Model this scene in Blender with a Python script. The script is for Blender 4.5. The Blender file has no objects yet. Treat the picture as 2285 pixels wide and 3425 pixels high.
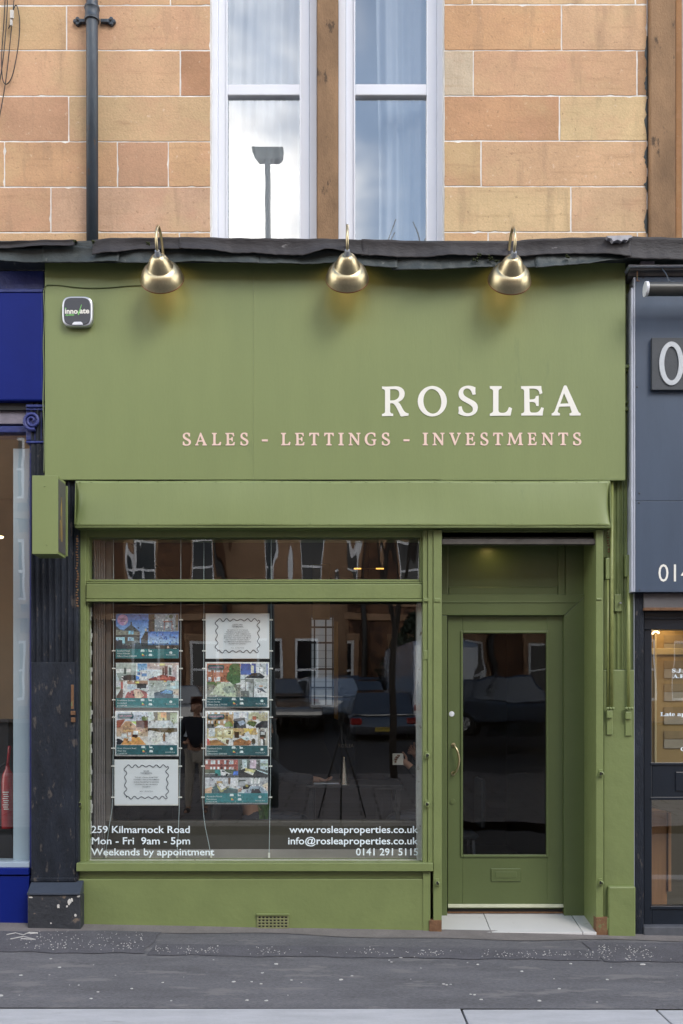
import bpy, bmesh, math, random
from mathutils import Vector, Matrix
R = math.radians
random.seed(7)
sc = bpy.context.scene
COL = sc.collection

# ------------------------------------------------------------------ camera
EYE, DIST, FOC = 1.51, 7.0, 3290.0          # metres, metres, pixels of the 2285 wide photograph
cam = bpy.data.cameras.new('camera')
cam.sensor_fit = 'HORIZONTAL'; cam.sensor_width = 36
cam.lens = 36 * FOC / 2285
cam.shift_y = (2400 - 1712.5) / 2285
cam.clip_start = 0.02; cam.clip_end = 600
camo = bpy.data.objects.new('camera', cam); COL.objects.link(camo)
camo.location = (0, -DIST, EYE); camo.rotation_euler = (R(90), 0, 0)
sc.camera = camo

# ------------------------------------------------------------------ sky, sun, exposure
CLOUD = (0.35, 0.1, 0.62)
SUN_EL, SUN_AZ = 44, 36                      # azimuth: degrees right of the outward normal of the shop
w = bpy.data.worlds.new('World'); sc.world = w; w.use_nodes = True
nt = w.node_tree; N = nt.nodes; L = nt.links
bg = N['Background']
sky = N.new('ShaderNodeTexSky'); sky.sky_type = 'NISHITA'; sky.sun_disc = False
sky.sun_elevation = R(SUN_EL); sky.sun_rotation = R(180 - SUN_AZ)
sky.air_density = 1.0; sky.dust_density = 0.4; sky.ozone_density = 1.2
tc = N.new('ShaderNodeTexCoord')
sx = N.new('ShaderNodeSeparateXYZ'); L.new(tc.outputs['Generated'], sx.inputs[0])
def wm(op, a, b=None, c=None):
    n_ = N.new('ShaderNodeMath'); n_.operation = op
    for i_, v_ in enumerate((a, b, c)):
        if v_ is None: continue
        if isinstance(v_, (int, float)): n_.inputs[i_].default_value = v_
        else: L.new(v_, n_.inputs[i_])
    return n_.outputs[0]
zc_ = wm('MAXIMUM', wm('ADD', sx.outputs[2], .22), .12)          # a cloud layer seen in perspective
cx_ = N.new('ShaderNodeCombineXYZ')
L.new(wm('DIVIDE', sx.outputs[0], zc_), cx_.inputs[0]); L.new(wm('DIVIDE', sx.outputs[1], zc_), cx_.inputs[1])
mp = N.new('ShaderNodeMapping'); mp.inputs['Location'].default_value = CLOUD
L.new(cx_.outputs[0], mp.inputs[0])
nz = N.new('ShaderNodeTexNoise'); nz.inputs['Scale'].default_value = 2.0; nz.inputs['Detail'].default_value = 5
nz.inputs['Roughness'].default_value = 0.48; nz.inputs['Distortion'].default_value = 0.2
L.new(mp.outputs[0], nz.inputs['Vector'])
cr = N.new('ShaderNodeValToRGB'); cr.color_ramp.elements[0].position = 0.42; cr.color_ramp.elements[1].position = 0.64
cr.color_ramp.interpolation = 'EASE'
mx = N.new('ShaderNodeMix'); mx.data_type = 'RGBA'
L.new(wm('ADD', nz.outputs['Fac'], wm('MULTIPLY', wm('SUBTRACT', .50, sx.outputs[2]), .45)), cr.inputs[0]); L.new(cr.outputs[0], mx.inputs[0])
skm = N.new('ShaderNodeMix'); skm.data_type = 'RGBA'; skm.blend_type = 'MULTIPLY'; skm.inputs[0].default_value = 1; L.new(sky.outputs[0], skm.inputs[6]); skm.inputs[7].default_value = (1.50, 1.56, 1.50, 1)
L.new(skm.outputs[2], mx.inputs[6]); mx.inputs[7].default_value = (27.0, 26.2, 25.0, 1)
L.new(mx.outputs[2], bg.inputs[0]); bg.inputs[1].default_value = 0.15

sl = bpy.data.lights.new('sun', 'SUN'); sl.energy = 1.5; sl.angle = R(22); sl.color = (1, 0.94, 0.86)
so = bpy.data.objects.new('sun', sl); COL.objects.link(so)
sd = Vector((math.sin(R(SUN_AZ)) * math.cos(R(SUN_EL)), -math.cos(R(SUN_AZ)) * math.cos(R(SUN_EL)), math.sin(R(SUN_EL))))
so.rotation_euler = sd.to_track_quat('Z', 'Y').to_euler(); so.location = sd * 30
vs = sc.view_settings
vs.view_transform = 'Standard'; vs.look = 'None'; vs.gamma = 1; vs.use_curve_mapping = False
vs.exposure = 0.24
sc.render.engine = 'CYCLES'
cy = sc.cycles
cy.use_denoising = True; cy.max_bounces = 8; cy.transparent_max_bounces = 16; cy.glossy_bounces = 5
cy.caustics_reflective = False; cy.caustics_refractive = False
cy.sample_clamp_indirect = 6

# ------------------------------------------------------------------ helpers
def X(px, y=0.0): return (px - 1142.5) * (DIST + y) / FOC
def Z(py, y=0.0): return EYE + (2400 - py) * (DIST + y) / FOC
def lin(h):
    if isinstance(h, str):
        h = [int(h[i:i + 2], 16) / 255 for i in (0, 2, 4)]
        return tuple((c / 12.92 if c <= .04045 else ((c + .055) / 1.055) ** 2.4) for c in h)
    return tuple(h)

def mat(name, col, rough=.55, var=.10, scale=6, bump=.0, bscale=60, metal=0., spec=.5, wear=None, wearat=.66, wscale=9,
        emit=None, estr=0., stretch=(1, 1, 1), objcol=False, coat=0., fine=0.):
    m = bpy.data.materials.new(name); m.use_nodes = True
    n = m.node_tree.nodes; l = m.node_tree.links
    p = n['Principled BSDF']
    p.inputs['Roughness'].default_value = rough; p.inputs['Metallic'].default_value = metal
    p.inputs['Specular IOR Level'].default_value = spec
    if coat: p.inputs['Coat Weight'].default_value = coat; p.inputs['Coat Roughness'].default_value = .08
    g = n.new('ShaderNodeNewGeometry')
    mpn = n.new('ShaderNodeMapping'); mpn.inputs['Scale'].default_value = stretch
    l.new(g.outputs['Position'], mpn.inputs[0])
    def noise(s, d=5, r=.6):
        t = n.new('ShaderNodeTexNoise'); t.inputs['Scale'].default_value = s; t.inputs['Detail'].default_value = d
        t.inputs['Roughness'].default_value = r; l.new(mpn.outputs[0], t.inputs['Vector']); return t
    c = lin(col)
    hs = n.new('ShaderNodeHueSaturation')
    if objcol:
        oi = n.new('ShaderNodeObjectInfo'); l.new(oi.outputs['Color'], hs.inputs['Color'])
    else:
        hs.inputs['Color'].default_value = (*c, 1)
    out = hs.outputs[0]
    if var:
        t = noise(scale)
        mr = n.new('ShaderNodeMapRange'); mr.inputs[1].default_value = .25; mr.inputs[2].default_value = .75
        mr.inputs[3].default_value = 1 - var; mr.inputs[4].default_value = 1 + var
        l.new(t.outputs['Fac'], mr.inputs[0])
        if fine:
            t3 = noise(70, 5, .85)
            mr3 = n.new('ShaderNodeMapRange'); mr3.inputs[1].default_value = .3; mr3.inputs[2].default_value = .7
            mr3.inputs[3].default_value = 1 - fine; mr3.inputs[4].default_value = 1 + fine
            l.new(t3.outputs['Fac'], mr3.inputs[0])
            mu = n.new('ShaderNodeMath'); mu.operation = 'MULTIPLY'
            l.new(mr.outputs[0], mu.inputs[0]); l.new(mr3.outputs[0], mu.inputs[1]); l.new(mu.outputs[0], hs.inputs['Value'])
        else:
            l.new(mr.outputs[0], hs.inputs['Value'])
    if wear:
        t = noise(wscale, 8, .68)
        r = n.new('ShaderNodeValToRGB'); r.color_ramp.elements[0].position = wearat; r.color_ramp.elements[1].position = wearat + .05
        l.new(t.outputs['Fac'], r.inputs[0])
        mm = n.new('ShaderNodeMix'); mm.data_type = 'RGBA'
        l.new(r.outputs[0], mm.inputs[0]); l.new(out, mm.inputs[6]); mm.inputs[7].default_value = (*lin(wear), 1); out = mm.outputs[2]
    l.new(out, p.inputs['Base Color'])
    if bump:
        t = noise(bscale, 4, .6); b = n.new('ShaderNodeBump'); b.inputs['Strength'].default_value = bump; b.inputs['Distance'].default_value = .01
        l.new(t.outputs['Fac'], b.inputs['Height']); l.new(b.outputs[0], p.inputs['Normal'])
    if emit:
        p.inputs['Emission Color'].default_value = (*lin(emit), 1); p.inputs['Emission Strength'].default_value = estr
    return m

def glass(name, ior=1.6, tint=(1, 1, 1), wave=0., wscale=3., stretch=(1, 1, 1), rough=0.):
    m = bpy.data.materials.new(name); m.use_nodes = True
    n = m.node_tree.nodes; l = m.node_tree.links
    n.remove(n['Principled BSDF']); o = n['Material Output']
    tr = n.new('ShaderNodeBsdfTransparent'); tr.inputs[0].default_value = (*tint, 1)
    gl = n.new('ShaderNodeBsdfGlossy'); gl.inputs['Roughness'].default_value = rough
    lw = n.new('ShaderNodeLayerWeight'); lw.inputs[0].default_value = .5
    f0 = ((ior - 1) / (ior + 1)) ** 2
    pw = n.new('ShaderNodeMath'); pw.operation = 'POWER'; pw.inputs[1].default_value = 5; l.new(lw.outputs['Facing'], pw.inputs[0])
    fr = n.new('ShaderNodeMath'); fr.operation = 'MULTIPLY_ADD'; fr.inputs[1].default_value = 1 - f0; fr.inputs[2].default_value = f0; l.new(pw.outputs[0], fr.inputs[0])
    mm = n.new('ShaderNodeMixShader')
    l.new(fr.outputs[0], mm.inputs[0]); l.new(tr.outputs[0], mm.inputs[1]); l.new(gl.outputs[0], mm.inputs[2]); l.new(mm.outputs[0], o.inputs[0])
    if wave:
        g = n.new('ShaderNodeNewGeometry'); mpn = n.new('ShaderNodeMapping'); mpn.inputs['Scale'].default_value = stretch
        t = n.new('ShaderNodeTexNoise'); t.inputs['Scale'].default_value = wscale; t.inputs['Detail'].default_value = 1.5
        b = n.new('ShaderNodeBump'); b.inputs['Strength'].default_value = 1; b.inputs['Distance'].default_value = wave
        l.new(g.outputs['Position'], mpn.inputs[0]); l.new(mpn.outputs[0], t.inputs['Vector']); l.new(t.outputs['Fac'], b.inputs['Height'])
        l.new(b.outputs[0], gl.inputs['Normal'])
    return m

def wloc(o):
    v = Vector((0, 0, 0))
    while o is not None: v = v + o.location; o = o.parent
    return v

def tag(o, label=None, cat=None, group=None, kind=None):
    if label: o['label'] = label
    if cat: o['category'] = cat
    if group: o['group'] = group
    if kind: o['kind'] = kind
    return o

def thing(name, label, cat, loc=(0, 0, 0), group=None):
    o = bpy.data.objects.new(name, None); COL.objects.link(o); o.location = loc; o.empty_display_size = .05
    return tag(o, label, cat, group)

def copy_tree(o, parent=None):
    c = o.copy(); COL.objects.link(c); c.parent = parent
    for ch in [k for k in o.children]: copy_tree(ch, c)
    return c

class MB:
    def __init__(s): s.v = []; s.f = []; s.c = []; s.usec = False
    def face(s, pts, col=None):
        b = len(s.v); s.v += [tuple(p) for p in pts]; s.f.append(list(range(b, b + len(pts))))
        if col is not None: s.usec = True
        s.c.append(col)
    def box(s, x0, x1, y0, y1, z0, z1):
        if x0 > x1: x0, x1 = x1, x0
        if y0 > y1: y0, y1 = y1, y0
        if z0 > z1: z0, z1 = z1, z0
        b = len(s.v)
        s.v += [(x0, y0, z0), (x1, y0, z0), (x1, y1, z0), (x0, y1, z0), (x0, y0, z1), (x1, y0, z1), (x1, y1, z1), (x0, y1, z1)]
        for f in ((3, 2, 1, 0), (4, 5, 6, 7), (0, 1, 5, 4), (1, 2, 6, 5), (2, 3, 7, 6), (3, 0, 4, 7)):
            s.f.append([b + i for i in f]); s.c.append(None)
        return s
    def pbox(s, px0, px1, py0, py1, yf, yb):          # rectangle of the photograph at depth yf, run back to yb
        return s.box(X(px0, yf), X(px1, yf), yf, yb, Z(py1, yf), Z(py0, yf))
    def pane(s, px0, px1, py0, py1, y):
        s.face([(X(px0, y), y, Z(py1, y)), (X(px1, y), y, Z(py1, y)), (X(px1, y), y, Z(py0, y)), (X(px0, y), y, Z(py0, y))]); return s
    def prism(s, pts, d, axis='y'):                    # closed polygon extruded; pts in the plane, d=(from, to)
        n = len(pts); b = len(s.v)
        for t in d:
            for (a, c) in pts:
                s.v.append({'y': (a, t, c), 'x': (t, a, c), 'z': (a, c, t)}[axis])
        s.f.append([b + i for i in range(n)]); s.f.append([b + n + i for i in reversed(range(n))]); s.c += [None, None]
        for i in range(n):
            j = (i + 1) % n; s.f.append([b + i, b + n + i, b + n + j, b + j]); s.c.append(None)
        return s
    def tube(s, path, r, seg=10, cap=True):
        path = [Vector(p) for p in path]; n = len(path)
        rr = r if isinstance(r, (list, tuple)) else [r] * n
        b = len(s.v); up = None
        for i, p in enumerate(path):
            t = (path[min(i + 1, n - 1)] - path[max(i - 1, 0)]).normalized()
            if up is None: up = Vector((0, 0, 1)) if abs(t.z) < .9 else Vector((1, 0, 0))
            a = t.cross(up).normalized(); up = a.cross(t).normalized()
            for k in range(seg):
                q = 2 * math.pi * k / seg; s.v.append(tuple(p + (a * math.cos(q) + up * math.sin(q)) * rr[i]))
        for i in range(n - 1):
            for k in range(seg):
                k2 = (k + 1) % seg
                s.f.append([b + i * seg + k, b + i * seg + k2, b + (i + 1) * seg + k2, b + (i + 1) * seg + k]); s.c.append(None)
        if cap:
            s.f.append([b + k for k in reversed(range(seg))]); s.f.append([b + (n - 1) * seg + k for k in range(seg)]); s.c += [None, None]
        return s
    def lathe(s, prof, seg=28, m=None):                # prof (r, z) about local z, placed by matrix m
        m = m or Matrix.Identity(4); b = len(s.v); n = len(prof)
        for (r, z) in prof:
            for k in range(seg):
                q = 2 * math.pi * k / seg; s.v.append(tuple(m @ Vector((r * math.cos(q), r * math.sin(q), z))))
        for i in range(n - 1):
            for k in range(seg):
                k2 = (k + 1) % seg
                s.f.append([b + i * seg + k, b + i * seg + k2, b + (i + 1) * seg + k2, b + (i + 1) * seg + k]); s.c.append(None)
        return s
    def grid(s, fn, nu, nv, flip=False):
        b = len(s.v)
        for i in range(nu + 1):
            for j in range(nv + 1): s.v.append(tuple(fn(i / nu, j / nv)))
        for i in range(nu):
            for j in range(nv):
                q = [b + i * (nv + 1) + j, b + (i + 1) * (nv + 1) + j, b + (i + 1) * (nv + 1) + j + 1, b + i * (nv + 1) + j + 1]
                s.f.append(q[::-1] if flip else q); s.c.append(None)
        return s
    def build(s, name, m, parent=None, smooth=False, bev=0., label=None, kind=None, solid=0., auto=None):
        off = wloc(parent)
        me = bpy.data.meshes.new(name)
        me.from_pydata([(a - off.x, b_ - off.y, c - off.z) for a, b_, c in s.v], [], s.f)
        if s.usec:
            ca = me.color_attributes.new('col', 'BYTE_COLOR', 'CORNER'); k = 0
            for f, c in zip(s.f, s.c):
                for q in range(len(f)):
                    cc = c if c and not isinstance(c[0], (tuple, list)) else (c[q] if c else (1, 1, 1))
                    ca.data[k].color = (*cc, 1); k += 1
        bm = bmesh.new(); bm.from_mesh(me)
        if not s.usec and len(bm.faces) > 1: bmesh.ops.recalc_face_normals(bm, faces=bm.faces)
        if smooth:
            for f in bm.faces: f.smooth = True
        bm.to_mesh(me); bm.free()
        me.materials.append(m)
        o = bpy.data.objects.new(name, me); COL.objects.link(o)
        if parent is not None: o.parent = parent
        if solid:
            md = o.modifiers.new('thickness', 'SOLIDIFY'); md.thickness = solid; md.offset = 0
        if bev:
            md = o.modifiers.new('edges', 'BEVEL'); md.width = bev; md.segments = 2; md.limit_method = 'ANGLE'; md.angle_limit = R(35)
            md.harden_normals = False
        if auto:
            me.set_sharp_from_angle(angle=R(auto))
        if label: o['label'] = label
        if kind: o['kind'] = kind
        return o

def pb(name, m, parent, px0, px1, py0, py1, yf, yb, bev=.002, label=None):
    return MB().pbox(px0, px1, py0, py1, yf, yb).build(name, m, parent, bev=bev, label=label)

def text(name, body, m, parent, px, py, y, hpx, wpx=None, align='LEFT', offset=0., mirror=False, spacing=1.0, shear=0.):
    """flat lettering at photo position (baseline left), cap height hpx in photo pixels"""
    c = bpy.data.curves.new('t', 'FONT'); c.body = body; c.size = 1; c.offset = offset; c.space_character = spacing; c.shear = shear
    c.resolution_u = 3
    o = bpy.data.objects.new('t', c); COL.objects.link(o)
    me = bpy.data.meshes.new_from_object(o.evaluated_get(bpy.context.evaluated_depsgraph_get()))
    bpy.data.objects.remove(o); bpy.data.curves.remove(c)
    k = (DIST + y) / FOC
    xs = [v.co.x for v in me.vertices]; x0, x1 = min(xs), max(xs)
    sy = hpx / .70 * k
    sx = sy if not wpx else wpx * k / (x1 - x0)
    wid = (x1 - x0) * sx
    ox = X(px, y) - (wid if align == 'RIGHT' else wid / 2 if align == 'CENTER' else 0)
    off = wloc(parent)
    for v in me.vertices:
        v.co = (ox + (v.co.x - x0) * sx - off.x, y - off.y, Z(py, y) + v.co.y * sy - off.z)
    me.name = name; me.materials.clear(); me.materials.append(m)
    o = bpy.data.objects.new(name, me); COL.objects.link(o)
    if parent is not None: o.parent = parent
    return o

def bez(p, n=7):
    """path with ('c', x1,y1,x2,y2,x,y) segments to a list of points"""
    out = []
    for q in p:
        if q[0] == 'c':
            a = out[-1]; _, x1, y1, x2, y2, x, y = q
            for i in range(1, n + 1):
                t = i / n; u = 1 - t
                out.append((u**3 * a[0] + 3 * u * u * t * x1 + 3 * u * t * t * x2 + t**3 * x, u**3 * a[1] + 3 * u * u * t * y1 + 3 * u * t * t * y2 + t**3 * y))
        else: out.append(q)
    return out

def ell(cx, cy, rx, ry, n=36, tilt=0.):
    return [(cx + rx * math.cos(a) * 1.0 + tilt * math.sin(a), cy + ry * math.sin(a)) for a in [2 * math.pi * i / n for i in range(n)]]

def filled(loops):
    """triangles of a polygon with holes, as (verts, faces)"""
    bm = bmesh.new(); es = []
    for lp in loops:
        vs_ = [bm.verts.new((x, -y, 0)) for x, y in lp]
        for i in range(len(vs_)):
            try: es.append(bm.edges.new((vs_[i], vs_[(i + 1) % len(vs_)])))
            except ValueError: pass
    bmesh.ops.triangle_fill(bm, use_beauty=True, use_dissolve=False, edges=es, normal=(0, 0, 1))
    bm.verts.index_update()
    r = ([(v.co.x, -v.co.y) for v in bm.verts], [[v.index for v in f.verts] for f in bm.faces]); bm.free(); return r

# ------------------------------------------------------------------ materials
GREEN = (0.214, 0.260, 0.100)
m_green = mat('sage_green_paint', GREEN, .42, .045, 2.2, .10, 25, wear=(.195, .240, .095), wearat=.62, wscale=3, stretch=(2.2, 1, .45), fine=.03)
m_green2 = mat('sage_green_woodwork_paint', (.186, .228, .086), .40, .08, 5, .22, 30, wear=(.12, .15, .055), wearat=.70, wscale=14, fine=.03)
m_green_dark = mat('door_shade_cable_green', (.112, .145, .056), .34, .06, 4, .10, 30, fine=.02)  # green darkened to carry the shade of the door recess; cables share it
m_green_lump = mat('thick_green_paint', (.182, .224, .084), .42, .08, 6, .45, 14, wear=(.11, .14, .05), wearat=.70, wscale=12)
m_white_vinyl = mat('white_vinyl', (.86, .84, .77), .5, .02, 8)
m_pink_vinyl = mat('pink_vinyl', (.86, .63, .54), .5, .02, 8)
m_stone = mat('sandstone_block', (.5, .3, .15), .92, .16, 2.6, .35, 70, objcol=True, fine=.12)
def enrich(m):
    n = m.node_tree.nodes; l = m.node_tree.links; p = n['Principled BSDF']; src = p.inputs['Base Color'].links[0].from_socket
    g = n.new('ShaderNodeNewGeometry'); oi = n.new('ShaderNodeObjectInfo')
    ad = n.new('ShaderNodeVectorMath'); ad.operation = 'MULTIPLY_ADD'; l.new(oi.outputs['Random'], ad.inputs[0]); ad.inputs[1].default_value = (37, 11, 53); l.new(g.outputs['Position'], ad.inputs[2])
    def layer(scale, st, lo, hi, col, amt, det=7, rg=.62):
        nonlocal src
        mp_ = n.new('ShaderNodeMapping'); mp_.inputs['Scale'].default_value = st; l.new(ad.outputs[0], mp_.inputs[0])
        t = n.new('ShaderNodeTexNoise'); t.inputs['Scale'].default_value = scale; t.inputs['Detail'].default_value = det; t.inputs['Roughness'].default_value = rg; l.new(mp_.outputs[0], t.inputs['Vector'])
        r = n.new('ShaderNodeMapRange'); r.inputs[1].default_value = lo; r.inputs[2].default_value = hi; r.inputs[4].default_value = amt; l.new(t.outputs['Fac'], r.inputs[0])
        x = n.new('ShaderNodeMix'); x.data_type = 'RGBA'; l.new(r.outputs[0], x.inputs[0]); l.new(src, x.inputs[6]); x.inputs[7].default_value = (*col, 1); src = x.outputs[2]
    layer(2.2, (1, 1, 1.6), .50, .72, (.60, .33, .21), .55)            # pinkish clouds
    layer(1.7, (1, 1, 1.2), .52, .75, (.62, .46, .25), .60)            # yellow clouds
    layer(5.0, (.5, 1, 4.5), .56, .74, (.34, .19, .10), .40)           # bedding lines
    layer(3.0, (2.2, 1, .35), .56, .76, (.30, .20, .125), .62)          # rain streaks
    layer(38, (1, 1, 1), .64, .72, (.28, .16, .09), .55, 3)            # pits
    layer(30, (1, 1, 1), .66, .74, (.74, .60, .44), .50, 3)            # pale grains
    l.new(src, p.inputs['Base Color'])
enrich(m_stone)
m_stone2 = mat('weathered_sandstone', (.27, .165, .090), .9, .35, 4, .6, 70, wear=(.10, .065, .04), wearat=.60, wscale=5, stretch=(1.6, 1, .7), fine=.12)
m_mortar = mat('white_mortar', (.80, .78, .74), .9, .16, 9, .3, 120)
m_upvc = mat('white_upvc', (.78, .80, .86), .25, .02, 4)
m_lead_top = mat('dark_felt_sheet', (.030, .026, .028), .62, .35, 9, .5, 40, wear=(.20, .19, .19), wearat=.67, wscale=7, stretch=(.6, 1, 1.6))
m_lead = mat('grey_green_lead', (.040, .050, .050), .50, .35, 8, .5, 30, wear=(.14, .15, .14), wearat=.63, wscale=11)
m_iron = mat('blue_black_iron', (.052, .068, .088), .45, .30, 12, .35, 60, wear=(.105, .07, .05), wearat=.60, wscale=14, stretch=(1, 1, .35))
m_black = mat('black_rubber', (.012, .012, .013), .5, .1, 10)
m_brass = mat('antique_brass', (.54, .46, .29), .36, .10, 14, .06, 300, metal=1., stretch=(6, 6, .3))
m_brass_in = mat('brass_inside', (.50, .33, .14), .45, .05, 8, metal=.6)
m_alu = mat('dull_aluminium', (.55, .57, .62), .35, .05, 10, metal=.8)
m_blue = mat('royal_blue_gloss', (.004, .014, .16), .45, .10, 3, .12, 12, wear=(.03, .04, .22), wearat=.72, wscale=5, fine=.04, spec=.2)
m_blue_dirty = mat('scuffed_blue_paint', (.020, .032, .16), .40, .25, 9, .5, 40, wear=(.09, .09, .13), wearat=.62, wscale=18)
m_navy = mat('flaking_black_blue_paint', (.014, .018, .027), .55, .5, 7, .8, 45, spec=.25, wear=(.075, .066, .062), wearat=.60, wscale=16, stretch=(1.5, 1, .55), fine=.1)
m_peel = mat('peeling_plinth_paint', (.030, .033, .040), .55, .3, 7, .7, 30, wear=(.19, .145, .11), wearat=.57, wscale=7, fine=.15)
m_flake = mat('bare_white_flake', (.62, .60, .56), .8, .1, 20)
m_slate = mat('blue_grey_metal_sheet', (.056, .082, .128), .40, .12, 2.5, .06, 20, wear=(.07, .085, .115), wearat=.66, wscale=3, stretch=(2, 1, .35), fine=.03)
m_plaque = mat('dark_slate_plaque', (.045, .052, .062), .5, .12, 12, .15, 80)
m_grey_trim = mat('grey_trim', (.42, .45, .52), .4, .1, 8)
m_navy_door = mat('navy_door_paint', (.012, .017, .026), .30, .15, 6, .1, 30, wear=(.05, .055, .065), wearat=.70, wscale=14)
m_asphalt = mat('pavement_asphalt', (.142, .138, .147), .92, .24, 2.2, .9, 75, spec=.25, wear=(.195, .186, .188), wearat=.555, wscale=3.2, stretch=(.6, 1.7, 1), fine=.42)
m_asphalt2 = mat('dark_asphalt_patch', (.112, .108, .120), .92, .2, 4, .9, 75, spec=.25, fine=.40)
m_screed = mat('sandy_screed', (.165, .148, .142), .92, .2, 5, .4, 90, fine=.2)
m_kerb = mat('pale_kerb_stone', (.42, .42, .44), .85, .14, 5, .35, 90, wear=(.34, .335, .34), wearat=.62, wscale=6, stretch=(.5, 2, 1), fine=.10)
m_tile = mat('white_step_tile', (.60, .59, .58), .35, .06, 3, wear=(.42, .40, .38), wearat=.64, wscale=7)
m_chip = mat('white_stone_chip', (.50, .49, .47), .8, .2, 30)
m_rust = mat('rusty_iron', (.17, .085, .040), .8, .4, 20, .6, 60, wear=(.14, .17, .07), wearat=.58, wscale=20)
m_road = mat('road_asphalt', (.055, .054, .056), .85, .15, 3, .3, 90)
m_print = bpy.data.materials.new('printed_sheet'); m_print.use_nodes = True
_a = m_print.node_tree.nodes.new('ShaderNodeVertexColor'); _a.layer_name = 'col'
_p = m_print.node_tree.nodes['Principled BSDF']; _p.inputs['Roughness'].default_value = .35
m_print.node_tree.links.new(_a.outputs[0], _p.inputs['Base Color'])
m_photo = bpy.data.materials.new('photo_print'); m_photo.use_nodes = True          # printed photographs: fine mottled detail
_n = m_photo.node_tree.nodes; _l = m_photo.node_tree.links; _p = _n['Principled BSDF']; _p.inputs['Roughness'].default_value = .3
_a = _n.new('ShaderNodeVertexColor'); _a.layer_name = 'col'
_g = _n.new('ShaderNodeNewGeometry'); _t = _n.new('ShaderNodeTexNoise'); _t.inputs['Scale'].default_value = 55; _t.inputs['Detail'].default_value = 6; _t.inputs['Roughness'].default_value = .7
_l.new(_g.outputs['Position'], _t.inputs['Vector'])
_h = _n.new('ShaderNodeHueSaturation'); _m = _n.new('ShaderNodeMapRange'); _m.inputs[1].default_value = .3; _m.inputs[2].default_value = .7; _m.inputs[3].default_value = .62; _m.inputs[4].default_value = 1.42
_h.inputs['Saturation'].default_value = .86
_l.new(_t.outputs['Fac'], _m.inputs[0]); _l.new(_m.outputs[0], _h.inputs['Value']); _l.new(_a.outputs[0], _h.inputs['Color']); _l.new(_h.outputs[0], _p.inputs['Base Color'])
g_shop = glass('shop_plate_glass', 2.1, (.90, .93, .92), wave=.0009, wscale=2.0, stretch=(1, 1, .6))
g_transom = glass('old_rippled_glass', 2.2, (.90, .93, .92), wave=.0028, wscale=4.0, stretch=(1, 1, .22))
g_door = glass('door_glass', 1.65, (.88, .91, .90), wave=.0020, wscale=2.2)
g_upper = glass('double_glazing', 3.4, (.92, .95, .97), wave=.0004, wscale=2.0)
g_plain = glass('side_shop_glass', 2.4, (.93, .96, .95), wave=.0008, wscale=2.0)
g_acrylic = glass('clear_acrylic', 1.35, (.97, .98, .98))

# ------------------------------------------------------------------ ground
def gz(x, y):
    """height of the pavement"""
    t = max(0, min(1, 1 + y / 1.9))
    return (0.021 - 0.0185 * (x + 2.43)) * t + (1 - t) * (-.002 * x)
KY0, KY1 = -1.89, -2.19
mb = MB(); mb.grid(lambda u, v: (-40 + 80 * u, KY0 - .003 + v * (KY0 * -1 + 1.2), gz(max(-3, min(3, -40 + 80 * u)), KY0 + v * (KY0 * -1 + 1.2))), 320, 24)
tag(mb.build('pavement', m_asphalt, smooth=True), kind='structure')
# strip of sandy screed at the foot of the walls
mb = MB()
def scr(u, v):
    x = -2.9 + 5.8 * u
    wv = .12 + .035 * math.sin(x * 2.1) + .03 * math.sin(x * 5.3 + 1)
    y = .06 - v * (.06 + wv)
    return (x, y, gz(x, y) + .004 + .022 * (1 - v) ** 2)
mb.grid(scr, 60, 6); tag(mb.build('screed_strip', m_screed, smooth=True), kind='structure')
# darker repair patch with a ragged edge and the chip strip beside it
def sheet(name, x0, x1, yb, yf, m, lift, seed):
    rr = random.Random(seed); mb = MB()
    ph = [rr.uniform(0, 6) for _ in range(4)]
    def fn(u, v):
        x = x0 + (x1 - x0) * u; jy = .012 * math.sin(x * 9 + ph[0]) + .008 * math.sin(x * 23 + ph[1])
        y = yb + (yf + jy - yb) * v
        x += (.012 * math.sin(y * 17 + ph[2]) - (.12 * (1 - v) if False else 0)) * (u > .5)
        return (x, y, gz(x, y) + lift)
    mb.grid(fn, 60, 8); return tag(mb.build(name, m, smooth=True), kind='structure')
def gy(py):          # depth on the ground seen at photo row py
    return FOC * EYE / (py - 2400) - DIST
sheet('pavement_patch', X(-60, gy(3150)), X(505, gy(3160)), gy(3104), gy(3192), m_asphalt2, .0045, 3)
sheet('pavement_patch', X(512, gy(3170)), X(1990, gy(3170)), gy(3158), gy(3196), m_asphalt2, .0040, 5)
sheet('pavement_patch', X(1992, gy(3170)), X(2400, gy(3170)), gy(3128), gy(3200), m_asphalt2, .0043, 9)

def flakes(name, n, area, smin, smax, m, seed, lift=.007):
    rr = random.Random(seed); mb = MB()
    hot = [rr.uniform(-20, 2300) for _ in range(26)]
    for _ in range(n):
        px, py = area(rr)
        if name == 'stone_chips' and min(abs(px - h_) for h_ in hot) > rr.expovariate(1 / 34): continue
        y = gy(py); x = X(px, y); s = rr.uniform(smin, smax) * (1 if rr.random() < .8 else 1.6)
        k = rr.randint(5, 6); a0 = rr.uniform(0, 6); z = gz(x, y) + lift
        top = [(x + s * rr.uniform(.6, 1.2) * math.cos(a0 + 6.283 * i / k), y + s * .9 * rr.uniform(.6, 1.2) * math.sin(a0 + 6.283 * i / k), z + s * .25) for i in range(k)]
        bot = [(x + (p[0] - x) * 1.2, y + (p[1] - y) * 1.2, z - .004) for p in top]
        mb.face(top)
        for i in range(k): mb.face([bot[i], bot[(i + 1) % k], top[(i + 1) % k], top[i]])
    return tag(mb.build(name, m), label=None, kind='stuff')
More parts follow.
